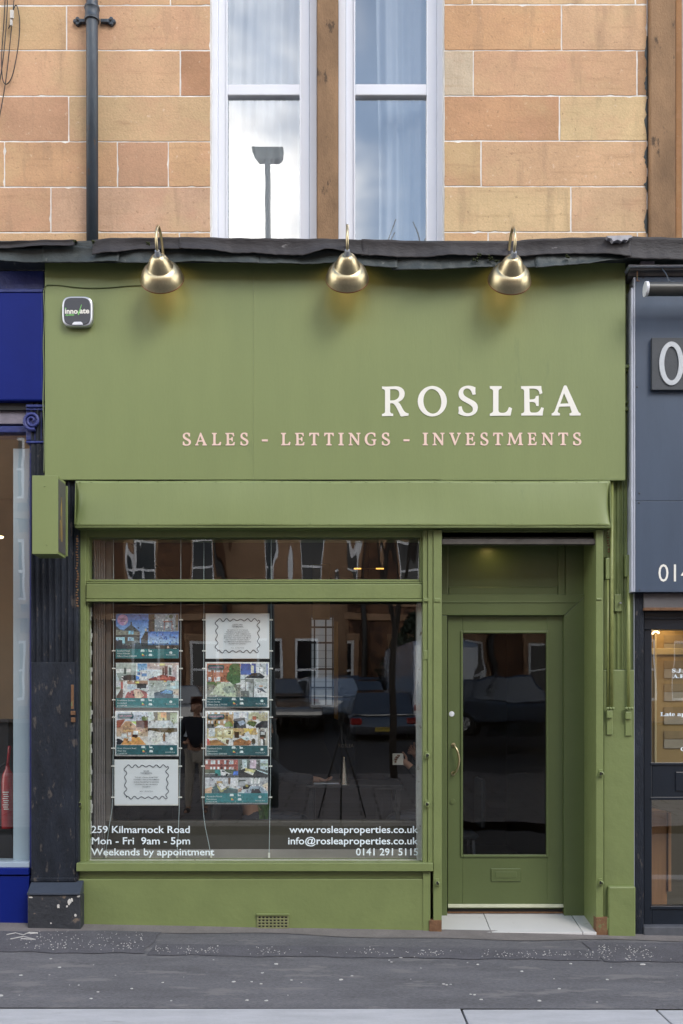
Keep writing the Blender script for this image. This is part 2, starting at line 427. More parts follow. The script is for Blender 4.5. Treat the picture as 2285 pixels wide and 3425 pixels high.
o = flakes('stone_chips', 1250, lambda r: ((r.uniform(-20, 480), r.triangular(3112, 3188, 3172)) if r.random() < .27 else
           ((r.uniform(520, 1990), r.gauss(3178, 7)) if r.random() < .70 else (r.uniform(2000, 2300), r.uniform(3138, 3196)))), .0013, .0034, m_chip, 4)
tag(o, 'scattered white stone chips along the pavement by the shopfronts', 'stone chips', kind='stuff')
o = flakes('gum_spots', 60, lambda r: (r.uniform(0, 2285), 3150 + 215 * r.random() ** .8), .003, .011, m_chip, 11, .0005)
tag(o, 'pale flattened gum spots dotted over the grey pavement', 'gum spots', kind='stuff')
# chalk scribble on the patch
mb = MB()
for path in ([(22, 3138), (52, 3132), (78, 3138), (98, 3129), (125, 3131), (100, 3134)], [(35, 3152), (78, 3143), (118, 3152), (70, 3150)], [(90, 3133), (126, 3130)]):
    pts = []
    for (px, py) in path:
        y = gy(py); x = X(px, y); pts.append((x, y, gz(x, y) + .0075))
    mb.tube(pts, .0035, 5)
tag(mb.build('chalk_scribble', m_chip), 'white chalk scribble on the dark pavement patch beside blue shop', 'chalk mark')
# kerb
kerb = tag(thing('kerb', None, None), kind='structure')
del_keys = [k for k in ('label', 'category') if k in kerb]
xs = [-8, -4.9, -3.0, X(1552, -2.0) , X(2218, -2.0), 3.3, 5.2, 8]
for a, b in zip(xs[:-1], xs[1:]):
    MB().box(a + .006, b - .006, KY1, KY0 - .006, -.30, gz(0, KY0) - .003 - .002 * (a + b) / 2).build('kerb_stone', m_kerb, kerb, bev=.004)
tag(MB().box(-40, 40, -6.4, KY1 - .004, -.5, -.115).build('road', m_road), kind='structure')

# ------------------------------------------------------------------ tenement upper wall
WY = 0.15                                               # face of the sandstone
ten = thing('tenement_building', 'honey sandstone tenement upper floor with white pointing above the green shop', 'building', (0, WY, 3.0))
BY = WY + .0012
mb = MB()
for (a, b) in ((-900, 704), (1486, 2166)): MB().pbox(a, b, -760, 860, BY, WY + .5).build('mortar_bed', m_mortar, ten)
rows_l = [-740, -590, -440, -290, -135, 18, 168, 321, 473, 625, 777, 860]
rows_r = [-740, -590, -440, -290, -137, 15, 168, 320, 471, 623, 776, 860]
jl = [[-500, -100, 300], [-650, -250, 120, 520], [-420, 60, 450], [-560, -180, 250], [-480, -60, 570], [-460, 223], [-520, -130, 603], [-440, 230], [-390, 15, 393, 563], [-300, 170], [-350, 600]]
jr = [[1700, 1990], [1600, 1930], [1780], [1850], [1580, 2126], [1879], [1584, 2131], [1872], [1610], [1910], [1633, 2133]]
def shade():
    return random.choice([(.50, .29, .145), (.47, .26, .125), (.46, .25, .125), (.50, .31, .16), (.44, .235, .115)])
FIX = {('l', 3, 0): (.49, .28, .145), ('l', 3, 1): (.33, .155, .075), ('l', 4, 0): (.40, .205, .11), ('l', 4, 1): (.45, .28, .14),
       ('l', 5, 2): (.38, .20, .11), ('l', 2, 0): (.46, .27, .13), ('l', 2, 1): (.45, .245, .13), ('l', 6, 0): (.44, .235, .125), ('l', 6, 1): (.45, .26, .155),
       ('r', 3, 0): (.46, .35, .23), ('r', 3, 1): (.47, .26, .135), ('r', 4, 0): (.40, .20, .095), ('r', 4, 1): (.52, .35, .17), ('r', 5, 0): (.39, .225, .105),
       ('r', 5, 1): (.49, .28, .145), ('r', 2, 0): (.45, .235, .11), ('r', 2, 1): (.48, .275, .145), ('r', 6, 0): (.51, .335, .165), ('r', 6, 1): (.48, .29, .155), ('r', 3, 2): (.30, .15, .07)}
for side, rows, js, xa, xb in (('l', rows_l, jl, -900, 703), ('r', rows_r, jr, 1487, 2164)):
    for i in range(len(rows) - 1):
        ed = [xa] + js[i] + [xb]
        for k in range(len(ed) - 1):
            d = random.uniform(-.0030, -.0008); g = random.uniform(1.5, 2.1)
            x0_, x1_ = ed[k] + (g if k else 0), ed[k + 1] - (g if k < len(ed) - 2 else 0); y0_, y1_ = rows[i] + g, rows[i + 1] - g
            ol = []
            for (ax_, ay_, bx_, by_, nx_, ny_) in ((x0_, y0_, x1_, y0_, 0, 1), (x1_, y0_, x1_, y1_, -1, 0), (x1_, y1_, x0_, y1_, 0, -1), (x0_, y1_, x0_, y0_, 1, 0)):
                ns = max(3, int(math.hypot(bx_ - ax_, by_ - ay_) / 14)); run = 0
                for q_ in range(ns):
                    t_ = q_ / ns; run = run * .6 + random.uniform(-.5, .7); j_ = max(-.6, min(1.6, run)) + (random.uniform(1.5, 4) if random.random() < .025 else 0)
                    if q_ == 0: j_ = random.uniform(0, 1.2)
                    ol.append((ax_ + (bx_ - ax_) * t_ + nx_ * j_, ay_ + (by_ - ay_) * t_ + ny_ * j_))
            mbb = MB().prism([(X(p_, WY + d), Z(q_, WY + d)) for p_, q_ in ol], (WY + d, WY + .10))
            o = mbb.build('sandstone_block', m_stone, ten, bev=.003)
            c = FIX.get((side, i - 3, k - (({5: 1, 3: 2}.get(i - 3, 1) if i - 3 >= 2 else 0) if side == 'l' else 0)), shade()); c = [v_ * .85 + k_ * .15 for v_, k_ in zip(c, (.47, .275, .145))]; o.color = (min(.8, c[0] * 1.26), c[1] * 1.41, c[2] * 1.60, 1)
# stone mullion between the windows, dark margin and buttress strip at the right
pb('stone_mullion', m_stone2, ten, 1061, 1131, -760, 860, WY - .004, WY + .5, .006)
pb('lintel_infill', m_stone2, ten, 704, 1486, -760, -610, WY + .02, WY + .5)
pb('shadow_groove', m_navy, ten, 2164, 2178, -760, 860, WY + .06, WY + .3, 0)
pb('margin_stone', m_stone2, ten, 2176, 2261, -760, 860, WY - .05, WY + .3, .008)
pb('margin_fillet', m_stone, ten, 2261, 2281, -760, 860, WY - .01, WY + .3, .004).color = (.36, .19, .085, 1)
pb('neighbour_window_edge', m_upvc, ten, 2283, 2900, -760, 860, WY + .06, WY + .3, .004)
# ragged cement smears along the groove
mb = MB()
rr = random.Random(3)
for (a, b) in ((120, 250), (250, 320), (330, 470), (490, 560), (590, 640), (700, 780)):
    n = 8; pts = []
    for i in range(n + 1):
        py = a + (b - a) * i / n; pts.append((2164 - rr.uniform(0, 11) * math.sin(math.pi * i / n), py))
    pts += [(2166, b), (2166, a)]
    MB().prism([(X(p, WY - .006), Z(q, WY - .006)) for p, q in pts], (WY - .006, WY + .05)).build('cement_smear', m_lead, ten)

WINY = WY + .11
def sash(pxl, pxr, gl, gr, label):
    wn = MB().pbox(pxl + 18, pxr - 18, -760, 900, WINY + .05, WINY + .09)
    f = MB()
    yo = WINY
    f.pbox(pxl, pxl + 24, -760, 900, yo, yo + .10); f.pbox(pxr - 24, pxr, -760, 900, yo, yo + .10)
    fr = f.build('window', m_upvc, ten, bev=.003, label=label)
    s = MB(); y1 = yo + .022
    s.pbox(pxl + 24.5, gl, -760, 900, y1, y1 + .06); s.pbox(gr, pxr - 24.5, -760, 900, y1, y1 + .06)
    s.pbox(gl - .2, gr + .2, 280, 318, y1 - .006, y1 + .06)
    s.build('sash', m_upvc, fr, bev=.008)
    b = MB(); b.pbox(gl - 5, gl + .5, -760, 900, y1 - .01, y1 + .05); b.pbox(gr - .5, gr + 5, -760, 900, y1 - .01, y1 + .05)
    b.build('bead', m_upvc, fr, bev=.002)
    for (a, c, dd) in ((-700, 281, .012), (317, 900, .030)):
        MB().pane(gl - 2, gr + 2, a, c, y1 + dd).build('pane', g_upper, fr)
sash(704, 1060, 761, 1003, 'white sash window above the middle of the shop, street lamp mirrored in it')
sash(1132, 1486, 1188, 1428, 'white sash window above the shop door side, curtain drawn to its edge')
m_net = mat('white_net_curtain', (.72, .74, .76), .8, .05, 5)
_n = m_net.node_tree.nodes; _l = m_net.node_tree.links
_tr = _n.new('ShaderNodeBsdfTransparent'); _mx = _n.new('ShaderNodeMixShader'); _mx.inputs[0].default_value = .62
_l.new(_tr.outputs[0], _mx.inputs[1]); _l.new(_n['Principled BSDF'].outputs[0], _mx.inputs[2]); _l.new(_mx.outputs[0], _n['Material Output'].inputs[0])
def curtain(px0, px1, label, seed):
    rr = random.Random(seed); ph = [rr.uniform(0, 6) for _ in range(5)]
    y0 = WINY + .24; x0, x1 = X(px0, y0), X(px1, y0); za, zb = Z(-600, y0), Z(960, y0)
    def fn(u, v):
        x = x0 + (x1 - x0) * u; d = x + .03 * v
        return (x + .015 * math.sin(v * 5 + ph[0]) * (1 - u), y0 + .022 * math.sin(d * 31 + ph[1] + .8 * math.sin(v * 4)) + .014 * math.sin(d * 71 + ph[2]) + .01 * math.sin(d * 13 + v * 6), za + (zb - za) * v)
    o = MB().grid(fn, 90, 20).build('net_curtain', m_net, smooth=True)
    tag(o, label, 'curtain', 'net curtains in the upper windows')
curtain(735, 1060, 'white net curtain filling the window with the lamp reflection', 1)
curtain(1262, 1475, 'white net curtain drawn to one side of its window', 5)
room = MB(); yb = WY + 2.6
room.box(-2.2, 2.2, yb, yb + .1, 4.3, 9.6); room.box(-2.2, -2.1, WINY + .12, yb - .003, 4.3, 9.6); room.box(2.1, 2.2, WINY + .12, yb - .003, 4.3, 9.6)
room.box(-2.2, 2.2, WINY + .12, yb, 4.1, 4.295); room.box(-2.2, 2.2, WINY + .12, yb, 9.605, 9.8)
m_room = mat('pale_room_wall', (.42, .43, .45), .9, .05, 2)
tag(room.build('upper_room_wall', m_room), kind='structure')

# ------------------------------------------------------------------ drainpipe and cables
dp = thing('drainpipe', 'blue-black iron drainpipe with trefoil bracket running down the sandstone', 'pipe', (X(308, .08), .08, Z(800, .08)))
yp = WY - .085
MB().tube([(X(308, yp), yp, Z(-760, yp)), (X(308, yp), yp, Z(60, yp)), (X(309, yp), yp, Z(840, yp))], .042, 24).build('pipe', m_iron, dp, smooth=True)
MB().lathe([(.043, -.052), (.053, -.050), (.055, -.036), (.050, -.030), (.050, .030), (.055, .036), (.053, .050), (.043, .052)], 28,
           Matrix.Translation((X(308, yp), yp, Z(47, yp)))).build('collar', m_iron, dp, smooth=True, auto=40)
for s in (-1, 1):
    mb = MB(); zc = Z(49, yp); x0 = X(308, yp)
    mb.box(x0 + s * .045, x0 + s * .10, WY - .03, WY - .004, zc - .012, zc + .012)
    for (dx, dz, r) in ((.108, 0, .020), (.122, .017, .015), (.122, -.017, .015), (.140, 0, .015)):
        mb.lathe([(r, 0), (r, .016), (r * .7, .022), (0, .022)], 16, Matrix.Translation((x0 + s * dx, WY - .006, zc + dz)) @ Matrix.Rotation(R(90), 4, 'X'))
    b = mb.build('bracket', m_iron, dp, bev=.002)
    MB().lathe([(.007, 0), (.007, .008), (0, .010)], 8, Matrix.Translation((x0 + s * .118, WY - .028, zc)) @ Matrix.Rotation(R(90), 4, 'X')).build('bolt', m_black, b)

def smooth_path(pts, n=8):
    P = [Vector(p) for p in pts]; out = []
    for i in range(len(P) - 1):
        p0, p1, p2, p3 = P[max(i - 1, 0)], P[i], P[i + 1], P[min(i + 2, len(P) - 1)]
        for k in range(n):
            t = k / n
            out.append(.5 * ((2 * p1) + (p2 - p0) * t + (2 * p0 - 5 * p1 + 4 * p2 - p3) * t * t + (-p0 + 3 * p1 - 3 * p2 + p3) * t**3))
    out.append(P[-1]); return out
def cable(name, pix, y, r, m, parent=None):
    return MB().tube(smooth_path([(X(a, y), y, Z(b, y)) for a, b in pix]), r, 8).build(name, m, parent, smooth=True)
cw = thing('hanging_cable', 'looped black aerial cables hanging against the sandstone at the roof side', 'cable', (X(20, .1), .1, Z(280, .1)))
cable('strand', [(20, -80), (14, 60), (6, 180), (8, 260), (22, 281), (42, 250), (60, 160), (66, 80), (60, 30), (52, 18), (44, 40), (38, 100), (22, 250), (6, 350), (-8, 420)], WY - .02, .0035, m_black, cw)
cable('strand', [(28, -80), (22, 70), (10, 200), (-6, 300)], WY - .03, .0035, m_black, cw)
cable('strand', [(48, -80), (46, 10), (38, 70), (28, 95)], WY - .035, .0035, m_black, cw)
MB().pbox(33, 45, 32, 60, WY - .045, WY - .03).pbox(33, 41, 64, 84, WY - .042, WY - .028).build('tape_tag', m_flake, cw, bev=.003)

# ------------------------------------------------------------------ lead cornice
cor = thing('shop_cornice', 'sagging dark cornice of patched felt and grey-green lead over the shop signs', 'cornice', (0, -.05, Z(880, -.1)))
pr = [(WY + .2, Z(800, 0)), (-.03, Z(812, 0)), (-.06, Z(824, 0)), (-.06, Z(850, 0)), (-.02, Z(876, 0)), (.055, Z(890, 0)), (WY + .2, Z(890, 0))]
MB().prism(pr, (-6, 6), 'x').build('stone_core', m_lead, cor)
def flash(px0, px1, tops, bots, yt, ybm, m, name, seed, rag=1.2, back=.12):
    """bent metal sheet: runs back from its top edge and hangs down the front"""
    rr = random.Random(seed); ph = [rr.uniform(0, 6) for _ in range(6)]
    def ip(tab, px):
        for (a, va), (b, vb) in zip(tab[:-1], tab[1:]):
            if px <= b: 
                t = max(0, min(1, (px - a) / (b - a))); t = t * t * (3 - 2 * t); return va + (vb - va) * t
        return tab[-1][1]
    def fn(u, v):
        px = px0 + (px1 - px0) * u
        wob = .010 * math.sin(px * .013 + ph[0]) + .005 * math.sin(px * .031 + ph[1]) + .0015 * math.sin(px * .13 + ph[2])
        tp = ip(tops, px) + .8 * math.sin(px * .07 + ph[3]); bt = ip(bots, px) + rag * .45 * math.sin(px * .05 + ph[4]) + rag * .3 * math.sin(px * .21 + ph[5])
        if v < .25:
            k = v / .25; y = yt + back * (1 - k) ; return (X(px, yt), y, Z(tp, yt) + .03 * (1 - k))
        k = (v - .25) / .75
        y = yt + (ybm - yt) * k + wob * (.3 + k) + .012 * math.sin(k * 3.1)
        return (X(px, yt), y - .004, Z(tp + (bt - tp) * k, yt))
    o = MB().grid(fn, max(12, int((px1 - px0) / 9)), 14).build(name, m, cor, smooth=True, solid=.004)
    return o
FY = -.115
# lower lead
flash(-60, 160, [(-60, 826), (160, 826)], [(-60, 872), (40, 876), (160, 880)], FY + .012, FY - .004, m_lead, 'lead_apron', 1)
flash(140, 400, [(140, 815), (400, 830)], [(140, 880), (300, 880), (400, 882)], FY + .006, FY - .010, m_lead, 'lead_apron', 2)
flash(385, 870, [(385, 826), (870, 828)], [(385, 882), (600, 880), (870, 884)], FY + .010, FY - .006, m_lead, 'lead_apron', 3)
flash(850, 1330, [(850, 832), (1330, 840)], [(850, 884), (1120, 884), (1250, 897), (1330, 902)], FY + .004, FY - .014, m_lead, 'lead_apron', 4)
flash(1310, 1800, [(1310, 838), (1800, 842)], [(1310, 903), (1440, 908), (1600, 900), (1800, 896)], FY - .004, FY - .022, m_lead, 'lead_apron', 5)
flash(1790, 2095, [(1790, 836), (2095, 840)], [(1790, 900), (1960, 888), (2050, 874), (2095, 868)], FY - .008, FY - .024, m_lead, 'lead_apron', 6)
# upper dark sheet
flash(-60, 250, [(-60, 806), (250, 802)], [(-60, 829), (250, 824)], FY - .022, FY - .026, m_lead_top, 'felt_sheet', 7, .4)
flash(310, 620, [(310, 800), (400, 794), (620, 792)], [(310, 856), (360, 848), (480, 832), (620, 836)], FY - .014, FY - .022, m_lead_top, 'felt_sheet', 8)
flash(600, 1230, [(600, 793), (900, 796), (1230, 800)], [(600, 836), (800, 846), (1000, 856), (1100, 840), (1230, 856)], FY - .020, FY - .030, m_lead_top, 'felt_sheet', 9, 2.6)
flash(1210, 1720, [(1210, 799), (1480, 806), (1640, 808), (1720, 808)], [(1210, 856), (1420, 862), (1560, 858), (1720, 858)], FY - .024, FY - .034, m_lead_top, 'felt_sheet', 10, 2.2)
flash(1700, 2110, [(1700, 809), (1780, 798), (1950, 793), (2110, 790)], [(1700, 860), (1850, 850), (1980, 850), (2110, 862)], FY - .028, FY - .036, m_lead_top, 'felt_sheet', 11, 1.6)
flash(2090, 2420, [(2090, 790), (2420, 797)], [(2090, 868), (2420, 872)], FY - .020, FY - .028, m_lead_top, 'felt_sheet', 12, .6)
m_lichen = mat('pale_torn_felt', (.42, .42, .46), .8, .2, 30)
mb = MB(); pts = [(2030, 789), (2110, 786), (2118, 792), (2105, 796), (2098, 803), (2088, 800), (2078, 806), (2066, 801), (2052, 806), (2045, 797), (2034, 795)]
yy = FY - .075; mb.prism([(X(a, yy), Z(b, yy)) for a, b in pts], (yy, yy + .06)); mb.build('torn_patch', m_lichen, cor)
m_moss = mat('dark_moss', (.035, .045, .012), .95, .4, 60, .8, 120)
for (px, py, s) in ((495, 815, 6), (250, 806, 4), (312, 808, 4), (1602, 852, 8), (1640, 862, 9), (1900, 856, 5), (1590, 868, 7), (1660, 874, 6)):
    rr = random.Random(px); mb = MB(); y = FY - .045
    for _ in range(9):
        q = Vector((X(px + rr.uniform(-s, s), y), y + rr.uniform(-.006, .012), Z(py + rr.uniform(-s * .7, s * .7), y)))
        mb.lathe([(0, -.005), (.006, -.003), (.008, 0), (.005, .005), (0, .007)], 7, Matrix.Translation(q) @ Matrix.Scale(rr.uniform(.5, 1.2), 4))
    mb.build('moss_tuft', m_moss, cor, smooth=True)

# ------------------------------------------------------------------ green shopfront
shop = thing('green_shopfront', 'sage green estate agency shopfront with wide fascia, poster window and recessed door', 'shopfront', (0, .05, 0))
fb1 = MB().pbox(150, 846.8, 858, 1604, 0, .05).build('fascia_board', m_green, shop, bev=.0008)
fb2 = MB().pbox(847.2, 2092, 858, 1604, 0, .05).build('fascia_board', m_green, shop, bev=.0008)
MB().pbox(168, 2080, 858, 1600, .052, .15).build('fascia_backing', m_green, shop)
MB().pbox(1475, 2090, 1600, 1606.5, -.006, .02).build('edge_strip', m_green2, shop, bev=.001)
# serif letters traced from the sign; local units, y down, cap height about 430
G = {}
G['R'] = ([bez([(78, 103), (150, 106), (275, 100), ('c', 360, 100, 408, 150, 408, 205), ('c', 408, 265, 370, 310, 310, 328), ('c', 345, 345, 360, 400, 395, 452),
          ('c', 415, 482, 435, 490, 465, 492), (463, 525), (360, 537), (345, 525), ('c', 320, 470, 290, 400, 262, 368), ('c', 250, 350, 235, 346, 215, 346), (196, 346), (196, 465),
          ('c', 198, 488, 215, 494, 240, 497), (241, 530), (78, 532), (78, 502), ('c', 105, 494, 122, 488, 122, 465), (122, 175), ('c', 122, 150, 105, 143, 78, 137)]),
          bez([(196, 143), (260, 143), ('c', 310, 143, 330, 175, 330, 215), ('c', 330, 275, 280, 305, 225, 305), (196, 305)])])
G['O'] = ([ell(811, 313, 211, 220), ell(812, 315, 130, 178, tilt=8)])
G['S'] = ([bez([(1440, 117), (1438, 180), (1444, 212), ('c', 1430, 220, 1410, 222, 1394, 220), ('c', 1388, 170, 1360, 130, 1320, 130), ('c', 1285, 130, 1262, 155, 1262, 187),
          ('c', 1262, 235, 1310, 255, 1370, 287), ('c', 1440, 320, 1474, 350, 1474, 405), ('c', 1474, 480, 1410, 530, 1325, 530), ('c', 1275, 530, 1230, 515, 1190, 492), (1198, 450), (1194, 396),
          ('c', 1210, 388, 1228, 388, 1241, 390), ('c', 1245, 440, 1270, 488, 1325, 488), ('c', 1375, 488, 1403, 460, 1403, 430), ('c', 1403, 380, 1350, 360, 1300, 333),
          ('c', 1230, 300, 1195, 270, 1195, 205), ('c', 1195, 135, 1255, 90, 1335, 90), ('c', 1375, 90, 1410, 100, 1439, 116)])])
G['L'] = ([bez([(168, 95), (340, 96), (340, 128), ('c', 310, 135, 296, 145, 295, 170), (294, 440), ('c', 294, 470, 310, 485, 345, 485), ('c', 400, 485, 425, 470, 445, 403), (460, 402), (492, 420), (470, 524),
          (170, 528), (168, 497), ('c', 195, 485, 216, 478, 216, 450), (217, 170), ('c', 215, 145, 200, 138, 170, 130)])])
G['E'] = ([bez([(622, 93), (918, 90), (922, 140), (934, 190), ('c', 925, 205, 910, 210, 893, 208), ('c', 885, 150, 860, 128, 790, 128), (744, 128), (748, 288), (790, 286), ('c', 825, 284, 832, 270, 838, 238),
          (880, 232), (880, 384), (843, 380), ('c', 838, 345, 830, 325, 790, 325), (746, 325), (750, 440), ('c', 752, 470, 765, 480, 795, 480), ('c', 865, 482, 890, 470, 918, 402), (956, 414),
          ('c', 945, 450, 940, 480, 938, 522), (626, 523), (626, 492), ('c', 655, 485, 668, 478, 670, 450), (668, 165), ('c', 665, 140, 650, 135, 622, 128)])])
G['A'] = ([bez([(1245, 95), ('c', 1255, 80, 1280, 80, 1288, 95), (1450, 450), ('c', 1460, 475, 1470, 485, 1490, 487), (1488, 520), (1330, 521), (1328, 490), ('c', 1350, 482, 1365, 478, 1360, 462), (1335, 388),
          (1180, 392), (1158, 455), ('c', 1155, 475, 1165, 482, 1190, 487), (1190, 520), (1070, 520), (1070, 490), ('c', 1095, 482, 1105, 470, 1115, 450)]), [(1250, 197), (1313, 345), (1195, 350)]])
G['I'] = ([bez([(0, 0), (172, 0), (172, 33), ('c', 140, 40, 128, 50, 127, 75), (127, 355), ('c', 128, 380, 140, 390, 172, 397), (172, 430), (0, 430), (0, 397), ('c', 30, 390, 45, 380, 46, 355), (46, 75), ('c', 45, 50, 30, 40, 0, 33)])])
G['T'] = ([bez([(10, 0), (320, 0), (330, 110), (295, 115), ('c', 285, 60, 260, 42, 205, 42), (205, 355), ('c', 207, 382, 220, 390, 255, 397), (255, 430), (75, 430), (75, 397), ('c', 110, 390, 125, 382, 125, 355), (125, 42),
          ('c', 70, 42, 45, 60, 35, 115), (0, 110)])])
G['N'] = ([bez([(0, 0), (110, 0), (318, 290), (318, 75), ('c', 316, 50, 300, 40, 270, 33), (270, 0), (410, 0), (410, 33), ('c', 380, 40, 365, 50, 364, 75), (364, 430), (315, 430), (95, 115), (95, 355), ('c', 97, 382, 110, 390, 140, 397),
          (140, 430), (0, 430), (0, 397), ('c', 30, 390, 47, 382, 48, 355), (48, 60), ('c', 45, 45, 25, 38, 0, 33)])])
G['V'] = ([bez([(0, 0), (160, 0), (160, 33), ('c', 125, 38, 118, 45, 125, 65), (215, 310), (300, 65), ('c', 305, 45, 295, 38, 265, 33), (265, 0), (390, 0), (390, 33), ('c', 362, 40, 352, 50, 342, 75), (205, 435), (175, 435), (45, 75), ('c', 37, 50, 25, 40, 0, 33)])])
G['M'] = ([bez([(40, 0), (150, 0), (280, 300), (415, 0), (520, 0), (520, 33), ('c', 490, 40, 478, 45, 480, 70), (500, 355), ('c', 502, 382, 515, 390, 545, 397), (545, 430), (375, 430), (375, 397), ('c', 405, 390, 420, 382, 418, 355), (405, 110), (275, 400),
          (245, 400), (120, 110), (100, 355), ('c', 98, 382, 112, 390, 140, 397), (140, 430), (0, 430), (0, 397), ('c', 30, 390, 48, 382, 52, 355), (75, 70), ('c', 77, 50, 65, 40, 40, 33)])])
G['G'] = ([bez([(370, 20), (372, 80), (375, 135), (335, 138), ('c', 325, 80, 290, 40, 225, 40), ('c', 140, 40, 85, 105, 85, 210), ('c', 85, 325, 145, 395, 235, 395), ('c', 265, 395, 290, 388, 300, 378), (300, 300), ('c', 300, 270, 280, 262, 240, 258), (240, 225),
          (405, 225), (405, 255), ('c', 380, 262, 372, 270, 372, 300), (372, 395), ('c', 330, 425, 290, 437, 230, 437), ('c', 90, 437, 0, 345, 0, 220), ('c', 0, 85, 95, -5, 230, -5), ('c', 285, -5, 330, 5, 369, 19)])])
G['-'] = ([[(0, 0), (195, 0), (195, 62), (0, 62)]])
FILL = {k: filled(v) for k, v in G.items()}
def letter(ch, px0, px1, py0, py1, m, parent, y=-.0025):
    vs_, fs = FILL[ch]
    ax = [v[0] for v in vs_]; ay = [v[1] for v in vs_]
    sx = (px1 - px0) / (max(ax) - min(ax)); sy = (py1 - py0) / (max(ay) - min(ay))
    mb = MB(); mb.v = [(X(px0 + (a - min(ax)) * sx, y), y, Z(py0 + (b - min(ay)) * sy, y)) for a, b in vs_]; mb.f = fs; mb.c = [None] * len(fs)
    return mb.build('letter', m, parent, solid=.003)
for ch, a, b, t, d in (('R', 1278, 1367, 1292, 1393), ('O', 1397.5, 1495, 1291, 1393), ('S', 1533, 1598.5, 1290, 1392), ('L', 1638.5, 1713, 1291.5, 1391), ('E', 1743, 1819.5, 1291, 1390), ('A', 1845.5, 1942.5, 1289, 1390)):
    letter(ch, a, b, t, d, m_white_vinyl, fb2)
for ch, a, b in (('S', 611, 639), ('A', 653, 692), ('L', 709, 740), ('E', 754, 786), ('S', 804, 831), ('-', 876, 896), ('L', 940, 972), ('E', 987, 1019), ('T', 1034, 1068), ('T', 1084, 1117), ('I', 1132, 1150), ('N', 1166, 1206),
                 ('G', 1220, 1259), ('S', 1277, 1305), ('-', 1350, 1370), ('I', 1414, 1432), ('N', 1447, 1487), ('V', 1503, 1542), ('E', 1557, 1590), ('S', 1607, 1634), ('T', 1649, 1683), ('M', 1696, 1750), ('E', 1765, 1796), ('N', 1812, 1852),
                 ('T', 1867, 1901), ('S', 1917, 1945)):
    t = (b + a) / 2; d0 = -.9 * (t - 600) / 1345
    if ch == '-': letter(ch, a, b, 1470 + d0, 1476.5 + d0, m_pink_vinyl, fb1 if t < 846 else fb2)
    else: letter(ch, a, b, 1448 + d0 - (1 if ch in 'SGA' else 0), 1490 + d0 + (1 if ch in 'SG' else 0), m_pink_vinyl, fb1 if t < 846 else fb2)
# screw heads along the board
mb = MB(); rr = random.Random(2)
for i in range(26):
    px = 250 + i * 70 + rr.uniform(-18, 18)
    if px > 2040: continue
    for py in (1611 + rr.uniform(-1, 2), 1752 + rr.uniform(-2, 2)):
        yq = -.009 if py < 1700 else -.034
        mb.lathe([(.0045, 0), (.004, .0025), (0, .0035)], 7, Matrix.Translation((X(px, yq), yq, Z(py, yq))) @ Matrix.Rotation(R(90), 4, 'X'))
tag(mb.build('screw_heads', m_green2, shop), kind='stuff')
# shutter box with a bowed front
def boxprof(u, v):
    px = 250 + (2044 - 250) * u
    k = v
    y = -.006 - .026 * k + .004 * math.sin(px * .006) * math.sin(k * 3.1) + .002 * math.sin(px * .013 + 1) * k
    e = min(u, 1 - u) * (2044 - 250) / 40
    if e < 1: y += .03 * (1 - e) ** 2 * math.sin(k * math.pi) 
    return (X(px, -.03), y, Z(1606 + 154 * k, -.03) + .002 * math.sin(px * .01))
sb = MB().grid(boxprof, 160, 18)
sb.build('shutter_box', m_green, shop, smooth=True, solid=.003)
MB().box(X(251, -.03), X(2043, -.03), -.034, .16, Z(1764, -.04), Z(1760, -.04)).build('shutter_box_base', m_green2, shop, bev=.001)
MB().box(X(256, 0), X(2040, 0), .075, .16, Z(1760, .0), Z(1607, 0)).build('shutter_box_back', m_green2, shop)
for px in (250, 2044):
    MB().prism([(-.004, Z(1607, -.03)), (.07, Z(1607, -.03)), (.07, Z(1760, -.03)), (-.031, Z(1760, -.03)), (-.024, Z(1720, -.03)), (-.014, Z(1660, -.03))], (X(px, -.03) - .002, X(px, -.03) + .002), 'x').build('box_end', m_green2, shop)
# head lining in shade behind the box
MB().pbox(262, 2020, 1700, 1797, .10, .32).build('head_board', m_green2, shop, bev=.002)
# frame members
FYW = .085
pb('stile', m_green2, shop, 258, 287, 1772, 2886, FYW, .25, .004)
pb('transom_bar', m_green2, shop, 287.5, 1414, 1953, 2003, FYW - .012, .22, .006)
pb('bar_moulding', m_green2, shop, 287.5, 1414, 2004, 2012, FYW - .024, .10, .003)
pb('bar_moulding', m_green2, shop, 287.5, 1414, 1946, 1952, FYW, .20, .003)
for (a, b, c, d) in ((287.5, 298, 1797, 1945), (1404, 1414, 1797, 1945), (298.5, 1403.5, 1938, 1945), (287.5, 296, 2013, 2880)):
    pb('glazing_bead', m_green2, shop, a, b, c, d, FYW + .018, .19, .003)
pb('head_rail', m_green2, shop, 287.5, 1414, 1776, 1796, FYW + .02, .22, .003)
MB().pane(296, 1406, 1794, 1942, .150).build('window_pane', g_transom, shop, label='narrow rippled pane above the transom bar')
MB().pane(294, 1413, 2008, 2884, .150).build('window_pane', g_shop, shop, label='large display pane with lettering along its foot')
m_putty = mat('white_sealant', (.66, .65, .62), .6, .12, 20, .3, 40, wear=(.30, .22, .16), wearat=.60, wscale=18)
mb = MB(); rr = random.Random(12)
for k in range(60):
    py = 2018 + k * 14.3; wv = 4 + 5 * abs(math.sin(k * .7)) + rr.uniform(0, 5)
    mb.pbox(295, 296 + wv, py, py + 14.4, .1585, .164)
mb.pbox(296, 1412, 2876, 2884, .140, .149); mb.pbox(1396, 1412, 2016, 2876, .1585, .30)
mb.build('sealant_strip', m_putty, shop)
